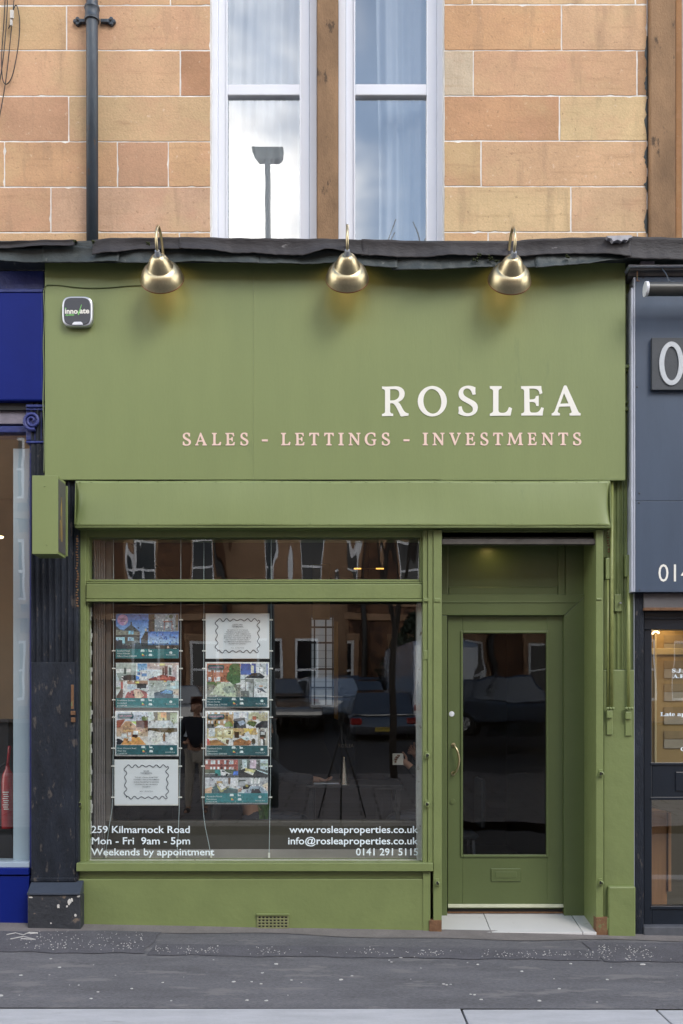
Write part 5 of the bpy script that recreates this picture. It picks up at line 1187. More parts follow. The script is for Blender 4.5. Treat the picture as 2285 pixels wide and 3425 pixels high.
poster('white-bordered poster with yellow sandstone flats and messy rooms, third down nearest the door', 688, 2379, 899, 2528, P7, (103, 103, 1222), True, c3(132, 838, ('Garthland Drive', 'Dennistoun', 'Offers Over £200,000')) + nums(118, 840, '311'), ('UNDER OFFER', 312, 220, 30), (1165, 918))
P8 = [('r', 'C0C8CC', 90, 115, 1315, 985), ('g', 'B86458', 'B06050', 90, 118, 732, 320), ('r', '8A4440', 90, 225, 732, 248)] + [('r', 'C8DCF0', a, 135, a + 42, 208) for a in (100, 200, 248, 335, 460, 555, 600)] + [('r', 'D0D4E0', a, 260, a + 40, 330) for a in (190, 250, 330, 460, 555, 605)] + [('r', '4A3030', 392, 255, 435, 330), ('p', '6A3834', (370, 240, 415, 190, 460, 240)), ('r', '5A6250', 90, 310, 732, 385), ('g', '7A8084', '4A4E52', 90, 395, 732, 470),
      ('p', '2E8A84', (280, 390, 285, 320, 390, 315, 400, 430, 280, 430)), ('p', 'E8F0F4', (385, 315, 450, 318, 510, 365, 565, 385, 560, 425, 400, 425)), ('p', '303840', (415, 330, 450, 330, 490, 362, 420, 360)), ('e', '20242A', 312, 415, 28, 28), ('e', '20242A', 520, 415, 28, 28), ('p', '2060C0', (630, 410, 650, 350, 732, 340, 732, 425)), ('g', '8A9088', '4A5050', 735, 118, 1312, 470), ('p', 'C8E0E4', (810, 125, 905, 125, 905, 280, 820, 300)), ('p', 'D0B8C8', (960, 120, 1085, 120, 1085, 290, 960, 290)), ('p', 'C8DCE8', (1165, 118, 1312, 118, 1312, 330, 1165, 300)),
      ('r', '98A890', 1170, 190, 1312, 240), ('p', '3A3C3C', (735, 330, 860, 300, 1080, 310, 1312, 420, 1312, 470, 735, 470)), ('p', 'E0D488', (850, 350, 930, 300, 1070, 320, 1020, 410)), ('p', 'ECE8D4', (850, 355, 930, 345, 1040, 385, 1020, 425)), ('p', 'C8B870', (865, 285, 910, 280, 915, 320, 880, 330)), ('p', 'B8D4E0', (1110, 320, 1312, 385, 1312, 410, 1110, 340)), ('g', 'D8DCE4', 'C8CCD0', 90, 470, 730, 640), ('p', '50686A', (220, 660, 320, 620, 730, 700, 730, 772, 220, 772)),
      ('p', 'E8ECEC', (320, 580, 440, 565, 555, 630, 410, 710)), ('p', 'B8B070', (320, 590, 410, 710, 400, 760, 325, 650)), ('p', 'A8A068', (410, 712, 555, 635, 555, 660, 405, 762)), ('r', 'B89858', 315, 540, 415, 575), ('r', '5A4030', 280, 580, 315, 640), ('r', '6A5440', 540, 475, 590, 600), ('p', 'E0E4F0', (590, 475, 730, 475, 730, 700, 575, 640)), ('p', 'C8A080', (90, 690, 225, 645, 215, 772, 90, 772)), ('g', 'C4C8CC', 'B0B4B8', 735, 475, 1312, 640), ('p', '4A5048', (735, 520, 880, 510, 885, 535, 760, 545)),
      ('p', 'ECF4F4', (975, 478, 1165, 478, 1155, 590, 985, 590)), ('r', '8A9894', 1020, 478, 1035, 590), ('r', '8A9894', 1095, 478, 1112, 590), ('p', '8A98A8', (850, 772, 985, 640, 1150, 630, 1300, 740, 1300, 772)), ('p', '34363A', (805, 660, 900, 600, 985, 620, 930, 690, 815, 690)), ('e', 'C8B838', 905, 628, 28, 24), ('p', '3A3638', (985, 772, 1000, 690, 1060, 690, 1140, 690, 1190, 772)), ('p', 'D8B8A0', (1200, 620, 1312, 560, 1312, 740)), ('p', 'B89078', (735, 690, 800, 660, 800, 740, 735, 760))] + strip('1C7078', 90, 1312, 772)
poster('photo poster with red terrace and parked van, foot of the column nearest the door', 686, 2540, 896, 2690, P8, (90, 115, 1222), False, c3(118, 852, ('Alexandra Parade', 'Dennistoun', '£1025 PCM')) + nums(88, 860, '212'), None, (1165, 930))
def wavy(cx, cy, hx, hy_, n1=6, n2=5, amp=30):
    pts = []
    def side(a, b, n, nx, ny, ph):
        for i in range(n * 8):
            t = i / (n * 8); d = amp * math.sin(t * n * 6.283 + ph) * (.75 + .25 * math.sin(t * 9))
            pts.append((a[0] + (b[0] - a[0]) * t + nx * d, a[1] + (b[1] - a[1]) * t + ny * d))
    side((cx - hx, cy - hy_), (cx + hx, cy - hy_), n1, 0, 1, 2.0); side((cx + hx, cy - hy_), (cx + hx, cy + hy_), n2 - 1, 1, 0, .4)
    side((cx + hx, cy + hy_), (cx - hx, cy + hy_), n1, 0, 1, .3); side((cx - hx, cy + hy_), (cx - hx, cy - hy_), n2 - 1, 1, 0, 1.0)
    return pts
def testimonial(label, px0, py0, px1, py1, lines):
    t = poster(label, px0, py0, px1, py1, [('g', 'F2F5F8', 'EEF2F6', 0, 0, 1222, 862)], (0, 0, 1222), True, lines)
    k = (px1 - px0) / 1222; pts = wavy(612, 425, 405, 305); n = len(pts); mb = MB(); y = PY - .003
    for i in range(n):
        a, b = pts[i], pts[(i + 1) % n]; p, q = pts[i - 1], pts[(i + 2) % n]
        def off(u, v, c, w_=7):
            d = Vector((v[0] - u[0], v[1] - u[1])); d.normalize(); return (c[0] - d.y * w_, c[1] + d.x * w_), (c[0] + d.y * w_, c[1] - d.x * w_)
        a1, a2 = off(p, b, a); b1, b2 = off(a, q, b)
        mb.face([(X(px0 + u * k, y), y, Z(py0 + v * k, y)) for u, v in (a1, b1, b2, a2)])
    mb.build('wavy_border', m_cap_dark, t)
tl = lambda rows: [(s, 612, y, h_, m_cap_dark) for s, y, h_ in rows]
testimonial('white testimonial sheet with wavy border, top of the column nearest the door', 689, 2053, 900, 2202, tl([('LANDLORD', 225, 26), ('TESTIMONIAL', 262, 26)] + [(s, 325 + 38 * i, 20) for i, s in enumerate(
    ('"MY EXPERIENCE WITH ROSLEA', 'PROPERTIES HAS BEEN FANTASTIC', 'THROUGHOUT. THEY COMMUNICATE', 'BRILLIANTLY, SORTING OUT ANY ISSUES', 'EFFECTIVELY AND TAKING THE TIME TO', 'FIND THE RIGHT TENANTS. HIGHLY', 'RECOMMENDED FOR ANYONE RENTING', 'PROPERTY IN GLASGOW."'))] + [('PAUL - THORNWOOD', 670, 18)]))
testimonial('white testimonial sheet with wavy border, foot of the column nearest the dark pilaster', 384, 2542, 595, 2693, tl([('SELLER', 230, 26), ('TESTIMONIAL', 268, 26)] + [(s, 348 + 46 * i, 22) for i, s in enumerate(
    ('"THE BEST SERVICE FROM START', 'TO FINISH, I WOULD RECOMMEND', 'ROSLEA PROPERTIES TO ANYONE', 'LOOKING TO SELL OR RENT A', 'PROPERTY"'))] + [('MARC - DENNISTOUN', 615, 18)]))
m_wire = mat('pale_steel_wire', (.50, .58, .60), .4, .05, 10)
for i, (pix, lab) in enumerate((([(380, 1780), (380, 2053), (380, 2400), (378, 2560), (376, 2690), (366, 2760), (358, 2820), (354, 2862)], 'thin display cable on the pilaster side of the first poster column'), ([(605, 1780), (605, 2053), (604, 2400), (602, 2560), (600, 2690), (596, 2790), (592, 2862)], 'thin display cable on the inner side of the first poster column'),
                                  ([(682, 1780), (682, 2053), (681, 2400), (680, 2560), (679, 2690), (686, 2760), (698, 2820), (706, 2862)], 'thin display cable on the inner side of the second poster column'), ([(908, 1780), (907, 2053), (906, 2400), (905, 2560), (903, 2690), (902, 2780), (900, 2866)], 'thin display cable on the door side of the second poster column'))):
    t = thing('display_cable', lab, 'cable', (X(pix[-1][0], PY), PY, Z(pix[-1][1], PY)), 'display cables carrying the posters')
    cable('wire', pix, PY + .004, .0022, m_wire, t)
    cy0 = pix[1][0]
    for py in (2073, 2177, 2236, 2341, 2399, 2503, 2563, 2667):
        pxx = pix[1][0] - (2.5 if py > 2500 else 0)
        MB().pbox(pxx - 6, pxx + 6, py - 2.2, py + 2.2, PY - .004, PY + .010).build('clip', m_white_vinyl, t, bev=.002)
    MB().pbox(pix[-1][0] - 3, pix[-1][0] + 3, 2853, 2870, PY - .004, PY + .010).build('anchor', m_white_vinyl, t, bev=.002)

# ------------------------------------------------------------------ people
def skinned(name, m, parent, verts, edges, radii, sub=2):
    off = wloc(parent)
    me = bpy.data.meshes.new(name); me.from_pydata([tuple(Vector(v) - off) for v in verts], edges, [])
    o = bpy.data.objects.new(name, me); COL.objects.link(o); o.parent = parent
    sk = o.modifiers.new('skin', 'SKIN'); sk.use_smooth_shade = True
    if not me.skin_vertices: me.skin_vertices.new()
    for i, r in enumerate(radii):
        rr_ = r if isinstance(r, tuple) else (r, r)
        me.skin_vertices[0].data[i].radius = rr_; me.skin_vertices[0].data[i].use_root = (i == 0)
    s2 = o.modifiers.new('smooth', 'SUBSURF'); s2.levels = sub; s2.render_levels = sub
    me.materials.append(m); return o
m_skin = mat('skin', (.45, .25, .17), .5, .06, 12)
m_hair = mat('auburn_hair', (.10, .035, .018), .5, .3, 60)
m_hair2 = mat('dark_hair', (.025, .018, .013), .5, .3, 60)
def figure(label, J, top, legs, hair, shoes=True):
    """J: joints by name in world metres. one continuous body, clothes as children"""
    t = thing('person', label, 'person', tuple(J['base']))
    V = []; E = []; Rr = []
    def add(p, r, prev=None):
        V.append(Vector(p)); Rr.append(r); i = len(V) - 1
        if prev is not None: E.append((prev, i))
        return i
    pel = add(J['pelvis'], .13); sp_ = add((Vector(J['pelvis']) + Vector(J['chest'])) / 2, .12, pel); ch = add(J['chest'], (.15, .12), sp_)
    nk = add(J['neck'], .052, ch); hd = add(J['head'], .088, nk); hv = (Vector(J['head']) - Vector(J['neck'])).normalized()
    tp = add(Vector(J['head']) + hv * .075, .070, hd)
    f = Vector(J['face']).normalized(); hc = Vector(J['head'])
    add(hc + f * .075 - hv * .075, .030, hd)                      # chin
    add(hc + f * .105 - hv * .01, .013, hd)                       # nose
    sd_ = f.cross(hv).normalized()
    for s in (-1, 1): add(hc + sd_ * s * .085 - f * .01, .018, hd)  # ears
    for s in ('l', 'r'):
        a = add(J['sh_' + s], .060, ch); b = add(J['el_' + s], .043, a); c = add(J['wr_' + s], .029, b)
        d = Vector(J['hd_' + s]) - Vector(J['wr_' + s]); pm = add(Vector(J['wr_' + s]) + d * .5, (.030, .018), c)
        d.normalize(); side = Vector(J.get('pal_' + s, (0, 1, 0))); side = (side - d * side.dot(d)).normalized(); nrm = d.cross(side)
        cur = J.get('curl_' + s, .35)
        for k, ln in enumerate((.070, .080, .076, .058)):
            b0_ = Vector(J['hd_' + s]) + side * (.030 - .020 * k)
            q0 = add(b0_, .0095, pm); q1 = add(b0_ + (d * .75 - nrm * cur) * ln * .55, .0085, q0); add(b0_ + (d * .75 - nrm * cur) * ln * .55 + (d * .4 - nrm * cur * 2).normalized() * ln * .5, .0075, q1)
        th = Vector(J['wr_' + s]) + d * .04 + side * .035
        q0 = add(th, .011, pm); q1 = add(th + (d * .6 + side * .6) * .035, .0095, q0); add(th + (d * 1.1 + side * .7 - nrm * cur) * .055, .008, q1)
        h_ = add(J['hip_' + s], .085, pel); kn = add(J['kn_' + s], .058, h_); an = add(J['an_' + s], .040, kn); add(J['to_' + s], .035, an)
    skinned('body', m_skin, t, V, E, Rr)
    e = .014
    P_ = lambda k: Vector(J[k])
    lerp = lambda a, b, k: P_(a) + (P_(b) - P_(a)) * k
    tv = [P_('pelvis') + Vector((0, 0, .02)), (P_('pelvis') + P_('chest')) / 2, P_('chest'), lerp('chest', 'neck', .75)]; te = [(0, 1), (1, 2), (2, 3)]; tr_ = [.145, .14, (.17, .14), .075]
    for s in ('l', 'r'):
        i = len(tv); tv += [P_('sh_' + s), P_('el_' + s), lerp('el_' + s, 'wr_' + s, .93)]; te += [(2, i), (i, i + 1), (i + 1, i + 2)]; tr_ += [.078, .058, .042]
    skinned('jumper', top, t, tv, te, tr_)
    lv = [P_('pelvis')]; le = []; lr = [.142]
    for s in ('l', 'r'):
        i = len(lv); lv += [P_('hip_' + s), P_('kn_' + s), lerp('kn_' + s, 'an_' + s, .95)]; le += [(0, i), (i, i + 1), (i + 1, i + 2)]; lr += [.102, .076, .062]
    skinned('trousers', legs, t, lv, le, lr)
    skinned('hair', hair, t, [hc + hv * .035 - f * .025, hc + hv * .085 - f * .01, hc - hv * .03 - f * .055], [(0, 1), (0, 2)], [.094, .070, .070])
    for s in (-1, 1):
        MB().lathe([(0, -.009), (.008, -.004), (.009, 0), (.008, .004), (0, .009)], 8, Matrix.Translation(hc + f * .078 + sd_ * s * .033 + hv * .015)).build('eye', m_black, t, smooth=True)
    if shoes:
        for s in ('l', 'r'): skinned('shoe', m_black, t, [P_('an_' + s) - Vector((0, 0, .03)), (P_('an_' + s) + P_('to_' + s)) / 2, P_('to_' + s)], [(0, 1), (1, 2)], [.052, .050, .045])
    return t
def pt(px, py, y): return (X(px, y), y, Z(py, y))
SY = 1.6
m_navyj = mat('dark_navy_jumper', (.018, .022, .034), .9, .2, 20); m_jean = mat('dark_jeans', (.03, .035, .05), .9, .2, 20); m_beige = mat('stone_trousers', (.42, .38, .33), .9, .12, 8)
J = dict(base=(X(870, SY), SY, .06), pelvis=(-.80, SY + .05, .62), chest=(-.74, SY, 1.02), neck=(-.72, SY, 1.26), head=(-.69, SY - .01, 1.42), face=(.9, -.15, -.25),
         sh_l=(-.70, SY - .19, 1.16), el_l=(-.46, SY - .22, 1.00), wr_l=(-.22, SY - .12, .975), hd_l=(-.14, SY - .10, .965), pal_l=(0, -1, 0), curl_l=.25,
         sh_r=(-.74, SY + .19, 1.16), el_r=(-.50, SY + .22, .98), wr_r=(-.26, SY + .12, .96), hd_r=(-.18, SY + .10, .955), pal_r=(0, 1, 0), curl_r=.25,
         hip_l=(-.76, SY - .10, .60), kn_l=(-.32, SY - .12, .60), an_l=(-.32, SY - .12, .14), to_l=(-.18, SY - .13, .11), hip_r=(-.76, SY + .12, .60), kn_r=(-.32, SY + .14, .60), an_r=(-.34, SY + .14, .14), to_r=(-.20, SY + .15, .11))
figure('person in dark navy jumper seated at the desk with one arm stretched out', J, m_navyj, m_jean, m_hair)
BX = .86
J = dict(base=(BX, 1.7, .06), pelvis=(BX + .06, 1.75, .62), chest=(BX, 1.70, 1.04), neck=(BX - .02, 1.70, 1.28), head=(BX - .05, 1.69, 1.44), face=(-.9, -.2, -.3),
         sh_l=(BX - .02, 1.51, 1.17), el_l=(BX - .16, 1.47, .98), wr_l=(.58, 1.50, 1.10), hd_l=(.51, 1.51, 1.14), pal_l=(0, 0, 1), curl_l=.6,
         sh_r=(BX - .02, 1.89, 1.17), el_r=(BX - .18, 1.86, .98), wr_r=(.66, 1.66, 1.18), hd_r=(.60, 1.62, 1.22), pal_r=(0, 0, 1), curl_r=.6,
         hip_l=(BX + .02, 1.64, .60), kn_l=(BX - .42, 1.62, .60), an_l=(BX - .42, 1.62, .14), to_l=(BX - .55, 1.61, .11), hip_r=(BX + .02, 1.86, .60), kn_r=(BX - .42, 1.88, .60), an_r=(BX - .40, 1.88, .14), to_r=(BX - .53, 1.88, .11))
m_char = mat('charcoal_jumper', (.03, .032, .034), .9, .25, 25)
figure('person in charcoal jumper seated across the desk holding a white phone', J, m_char, m_jean, m_hair2)
o = MB().box(.44, .535, 1.485, 1.495, 1.10, 1.20).build('phone', m_white_vinyl, bev=.006); tag(o, 'white phone held up in a hand inside the shop window', 'phone')
for (cx, lab) in ((-.85, 'chair under the person in the dark navy jumper'), (BX + .1, 'chair under the person in the charcoal jumper')):
    t = thing('office_chair', lab, 'chair', (cx, 1.68, .06), 'chairs at the shop desk')
    MB().box(cx - .22, cx + .22, 1.45, 1.92, .46, .505).build('seat', m_char, t, bev=.02)
    s = -1 if cx < 0 else 1
    MB().box(cx + s * .24, cx + s * .28, 1.47, 1.90, .55, .98).build('backrest', m_char, t, bev=.02)
    for dx in (-.18, .18):
        for dy in (1.5, 1.87): MB().tube([(cx + dx, dy, .46), (cx + dx * 1.1, dy, .06)], .013, 6).build('leg', m_alu, t)
dt = thing('desk', 'dark desk inside the shop between the two seated people', 'desk', (.1, 1.8, .06))
MB().box(-.30, .52, 1.36, 2.10, .905, .935).build('desk_top', mat('dark_veneer', (.010, .009, .008), .35, .2, 6), dt, bev=.004)
for dx in (-.26, .48):
    for dy in (1.42, 2.05): MB().box(dx - .02, dx + .02, dy - .02, dy + .02, .06, .904).build('leg', m_black, dt)
lt = thing('laptop', 'thin dark laptop lying under the stretched hand on the desk', 'laptop', (-.10, 1.55, .936))
MB().box(-.24, .02, 1.44, 1.70, .936, .948).build('base', m_alu, lt, bev=.003)
MB().box(.022, .03, 1.44, 1.70, .95, 1.16).build('screen', m_black, lt, bev=.002)
cn = thing('cone_vase', 'tall silvery cone standing on the shop desk', 'ornament', (X(1151, 1.4), 1.42, .935))
MB().lathe([(.0, .936), (.045, .936), (.044, .942), (.008, 1.17), (0, 1.175)], 24, Matrix.Translation((X(1151, 1.42), 1.42, 0))).build('cone', mat('silver_metal', (.62, .62, .60), .22, .04, 10, metal=1), cn, smooth=True, auto=40)
bn = thing('shop_banner', 'dark hanging banner lettered ROSLEA inside the shop', 'banner', (X(1160, 2.3), 2.3, 1.2))
MB().prism([(X(1085, 2.3), Z(2390, 2.3)), (X(1190, 2.3), Z(2430, 2.3)), (X(1186, 2.3), Z(2560, 2.3)), (X(1130, 2.3), Z(2590, 2.3)), (X(1085, 2.3), Z(2480, 2.3))], (2.3, 2.31)).build('cloth', mat('black_cloth', (.012, .014, .02), .8, .1, 10), bn)
tx = text('lettering', 'ROSLEA', m_note, bn, 1133, 2500, 2.297, 12, 50)
pg = thing('grass_plant', 'spiky green pot plant low in the shop window', 'plant', (X(880, .5), .5, Z(2745, .5)))
mb = MB(); rr = random.Random(21)
for i in range(60):
    a = rr.uniform(0, 6.28); l_ = rr.uniform(.10, .22); b0_ = Vector((X(882, .5) + rr.uniform(-.03, .03), .5 + rr.uniform(-.03, .03), Z(2740, .5)))
    tpv = b0_ + Vector((math.cos(a) * l_ * .35, math.sin(a) * l_ * .35, l_)); s_ = Vector((-math.sin(a), math.cos(a), 0)) * .003
    mb.face([b0_ - s_, b0_ + s_, tpv])
mb.build('blades', mat('grass_green', (.06, .14, .03), .6, .2, 20), pg)
MB().lathe([(0, 0), (.045, 0), (.06, .10), (.055, .10), (.05, .085), (0, .085)], 18, Matrix.Translation((X(882, .5), .5, Z(2740, .5) - .095))).build('pot', m_iron, pg, smooth=True, auto=40)
o = MB().box(X(820, .5), X(940, .5), .40, .62, .06, Z(2740, .5) - .097).build('plant_stand', m_ledge, bev=.004); tag(o, 'brown stand under the spiky pot plant', 'stand')

# ------------------------------------------------------------------ the street behind the photographer (seen mirrored in the glass)
tag(MB().box(-150, 150, -200, 12, -.9, -.6).build('ground', m_road), kind='structure')
def hill(y): return 0 if y > -7 else .045 * (-7 - y) if y > -14 else .315 + .085 * (-14 - y)
def slope(name, y0, y1, m, lift=0.):
    n_ = 12; return tag(MB().grid(lambda u, v: (-60 + 120 * u, y0 + (y1 - y0) * v, hill(y0 + (y1 - y0) * v) + lift), 4, n_).build(name, m), kind='structure')
slope('road', -13.9, -27.2, m_road, -.06)
m_slab = bpy.data.materials.new('grey_paving_slabs'); m_slab.use_nodes = True
_n = m_slab.node_tree.nodes; _l = m_slab.node_tree.links
_b = _n.new('ShaderNodeTexBrick'); _b.inputs['Color1'].default_value = (.22, .205, .20, 1); _b.inputs['Color2'].default_value = (.16, .15, .15, 1); _b.inputs['Mortar'].default_value = (.03, .03, .03, 1)
_b.inputs['Scale'].default_value = 1; _b.inputs['Brick Width'].default_value = .6; _b.inputs['Row Height'].default_value = .45; _b.inputs['Mortar Size'].default_value = .02
_g = _n.new('ShaderNodeNewGeometry'); _l.new(_g.outputs['Position'], _b.inputs['Vector']); _l.new(_b.outputs[0], _n['Principled BSDF'].inputs['Base Color'])
slope('slab_paving', -6.41, -13.89, m_slab, -.004)
slope('far_pavement', -25.4, -27.2, m_slab, .06)
# opposite tenement
op = thing('facing_tenement', 'red sandstone tenement across the street mirrored in the shop glass', 'building', (0, -27, 0))
m_red = mat('red_sandstone', (.155, .078, .043), .9, .35, 1.2, .3, 10, wear=(.08, .042, .028), wearat=.52, wscale=1.6)
m_dress = mat('pale_sandstone_dressing', (.33, .20, .12), .9, .2, 2, .2, 12)
m_dark = mat('dark_window_glass', (.012, .014, .018), .06, 0)
m_wf = mat('white_window_frame', (.80, .82, .86), .4, .03, 3)
OY = -27.0
MB().box(-45, 45, OY - 9, OY, -.3, 15.6).build('wall', m_red, op)
MB().prism([(OY - 9, 15.6), (OY + .3, 15.6), (OY - 1.5, 17.2), (OY - 8, 17.2)], (-45, 45), 'x').build('roof', m_iron, op)
for z0 in (4.9, 8.4, 11.9, 15.3): MB().box(-45, 45, OY + .001, OY + .14, z0, z0 + .22).build('string_course', m_dress, op)
# one window, then copies
wmb = MB(); wmb.box(-.62, .62, OY + .002, OY + .09, -.18, 0); wmb.box(-.66, -.5, OY + .003, OY + .07, 0, 2.1); wmb.box(.5, .66, OY + .003, OY + .07, 0, 2.1); wmb.box(-.7, .7, OY + .004, OY + .1, 2.1, 2.34)
w0 = wmb.build('window', m_dress, op)
fmb = MB(); fmb.box(-.5, .5, OY + .005, OY + .045, 0, .09); fmb.box(-.5, .5, OY + .005, OY + .045, 2.0, 2.1); fmb.box(-.5, -.41, OY + .006, OY + .044, .09, 2.0); fmb.box(.41, .5, OY + .006, OY + .044, .09, 2.0); fmb.box(-.41, .41, OY + .006, OY + .044, 1.0, 1.08)
f0_ = fmb.build('frame', m_wf, w0)
p0_ = MB().box(-.42, .42, OY + .004, OY + .015, .08, 2.02).build('pane', m_dark, w0)
spots = []
for fl in range(4):
    for cx in [-33 + 2.35 * i for i in range(29)]:
        spots.append((cx + (.35 if int(cx) % 2 else 0), 2.1 + fl * 3.5))
for i, (x_, z_) in enumerate(spots):
    q = w0 if i == 0 else copy_tree(w0, op)
    q.location = Vector((x_, 27 * 0, z_)) + (Vector((0, 0, 0)) if False else Vector((0, 0, 0)))
for cx in (-13.2, -1.8, 9.6):
    b_ = MB().prism([(cx - 2.0, OY), (cx - 1.1, OY + 1.0), (cx + 1.1, OY + 1.0), (cx + 2.0, OY)], (-.3, 15.2), 'z').build('bay', m_dress, op)
    for fl in range(4):
        z_ = 2.1 + fl * 3.5
        for dx in (-.62, .62):
            MB().box(cx + dx - .42, cx + dx + .42, OY + .99, OY + 1.03, z_, z_ + 2.1).box(cx + dx - .42, cx + dx + .42, OY + 1.0, OY + 1.05, z_ + 1.0, z_ + 1.08).build('bay_frame', m_wf, b_)
            MB().box(cx + dx - .34, cx + dx + .34, OY + 1.02, OY + 1.04, z_ + .08, z_ + 1.0).box(cx + dx - .34, cx + dx + .34, OY + 1.02, OY + 1.04, z_ + 1.08, z_ + 2.02).build('bay_pane', m_dark, b_)
for i, x_ in enumerate((-20.5, -15.8, -8.7, -4.05, .75, 5.4, 7.9, 12.4, 17.2)):
    MB().tube([(x_, OY + .2, 0.6), (x_, OY + .2, 15.2)], .09, 8).build('downpipe', m_black, op)
# cars
m_tyre = mat('tyre_rubber', (.012, .012, .012), .8, .1, 20); m_hub = mat('alloy_wheel', (.45, .46, .48), .3, .05, 10, metal=.8)
m_cg = mat('car_glass', (.16, .19, .23), .05, 0, metal=.75)
m_tail = mat('red_lens', (.30, .01, .01), .2, 0); m_head = mat('clear_lens', (.6, .62, .64), .1, 0)
def car(label, loc, rz, paint, L_=4.3, W_=1.8, H_=1.5, plate=None, van=False):
    t = thing('van' if van else 'parked_car', label, 'van' if van else 'car', (0, 0, 0), None if van else 'cars parked across the street')
    h = L_ / 2; wb = h * .62
    if van: low = [(-h, .35), (-h, H_ * .98), (-h + .12, H_), (h - 1.5, H_), (h - .75, 1.25), (h - .1, 1.05), (h, .8), (h, .35)]
    else: low = [(-h, .38), (-h - .02, .62), (-h + .06, .92), (-h + .45, .98), (h - 1.15, .94), (h - .35, .80), (h - .03, .62), (h, .35)]
    bod = MB().prism(low, (-W_ / 2, W_ / 2)); bod = bod.build('body', paint, t, bev=.09)
    if not van:
        gh = MB(); b0_ = len(gh.v)
        base = [(-h + .10, .93), (-h + .42, H_ - .08), (-h + .95, H_), (.35, H_ - .02), (h - 1.25, .95)]
        for s, ww in ((-1, 0), (1, 0)):
            for (a, z_) in base: gh.v.append((a, s * (W_ / 2 - .04 - .20 * (z_ - .93) / (H_ - .93)), z_))
        n_ = len(base); gh.f += [list(range(n_)), list(reversed(range(n_, 2 * n_)))] + [[i, n_ + i, n_ + (i + 1) % n_, (i + 1) % n_] for i in range(n_)]; gh.c += [None] * len(gh.f)
        cab = gh.build('cabin', paint, t, bev=.05)
        for s in (-1, 1):
            wmb = MB(); yw = lambda z_: s * (W_ / 2 - .032 - .20 * (z_ - .93) / (H_ - .93))
            for (a, b_) in (((-h + .62, .98), (-.12, .98)), ((-.02, .98), (h - 1.45, .98))):
                p1 = (a[0], yw(.99), .99); p2 = (b_[0], yw(.99), .99); top = H_ - .13
                p3 = (b_[0] - (.75 if b_[0] > .2 else .05), yw(top), top); p4 = (a[0] + (.22 if a[0] < -.5 else .02), yw(top), top); wmb.face([p1, p2, p3, p4])
            wmb.build('side_glass', m_cg, cab)
        MB().prism([(-W_ / 2 + .16, 0), (W_ / 2 - .16, 0), (W_ / 2 - .28, .34), (-W_ / 2 + .28, .34)], (0, .01)).build('rear_glass', m_cg, cab)
        rg = cab.children[-1]; rg.rotation_euler = (R(-42), 0, R(-90)); rg.location = (-h + .20, 0, 1.05)
        MB().prism([(-W_ / 2 + .12, 0), (W_ / 2 - .12, 0), (W_ / 2 - .26, .62), (-W_ / 2 + .26, .62)], (0, .01)).build('windscreen', m_cg, cab)
        rg = cab.children[-1]; rg.rotation_euler = (R(-58), 0, R(90)); rg.location = (h - 1.22, 0, .99)
    else:
        MB().box(h - 1.45, h - .76, -W_ / 2 + .12, W_ / 2 - .12, 1.28, H_ - .25).build('windscreen', m_cg, t)
        for s in (-1, 1): MB().box(h - 1.9, h - 1.0, s * (W_ / 2 + .004) - .006, s * (W_ / 2 + .004) + .006, 1.3, H_ - .5).build('side_glass', m_cg, t)
    for a in (-wb, wb):
        for s in (-1, 1):
            m4 = Matrix.Translation((a, s * (W_ / 2 - .10), .32)) @ Matrix.Rotation(R(90), 4, 'X')
            wh = MB().lathe([(.2, -.11), (.30, -.11), (.325, -.08), (.325, .08), (.30, .11), (.2, .11)], 24, m4).build('wheel', m_tyre, t, smooth=True, auto=40)
            MB().lathe([(0, -.09), (.21, -.10), (.21, .10), (0, .09)], 20, m4).build('rim', m_hub, wh, smooth=True, auto=40)
    for s in (-1, 1):
        MB().box(-h - .035, -h + .12, s * (W_ / 2 - .17) - .14, s * (W_ / 2 - .17) + .14, .68, .86).build('tail_light', m_tail, t, bev=.03)
        MB().box(h - .22, h + .005, s * (W_ / 2 - .22) - .15, s * (W_ / 2 - .22) + .15, .62, .74).build('headlight', m_head, t, bev=.03)
    if plate:
        MB().box(-h - .045, -h - .02, -.26, .26, .50, .61).build('number_plate', mat('yellow_plate', (.50, .36, .03), .4, 0), t)
        c = bpy.data.curves.new('t', 'FONT'); c.body = plate; c.size = .1; c.align_x = 'CENTER'
        o_ = bpy.data.objects.new('t', c); COL.objects.link(o_); me = bpy.data.meshes.new_from_object(o_.evaluated_get(bpy.context.evaluated_depsgraph_get())); bpy.data.objects.remove(o_)
        for v in me.vertices: v.co = (-h - .047, -v.co.x, .525 + v.co.y)
        me.materials.clear(); me.materials.append(m_black); o_ = bpy.data.objects.new('plate_lettering', me); COL.objects.link(o_); o_.parent = t
    t.location = loc; t.rotation_euler = (0, 0, R(rz)); return t
def pk(n_, c):
    m = mat(n_, c, .22, .02, 3, coat=1.); m.node_tree.nodes['Principled BSDF'].inputs['Coat IOR'].default_value = 2.5; return m
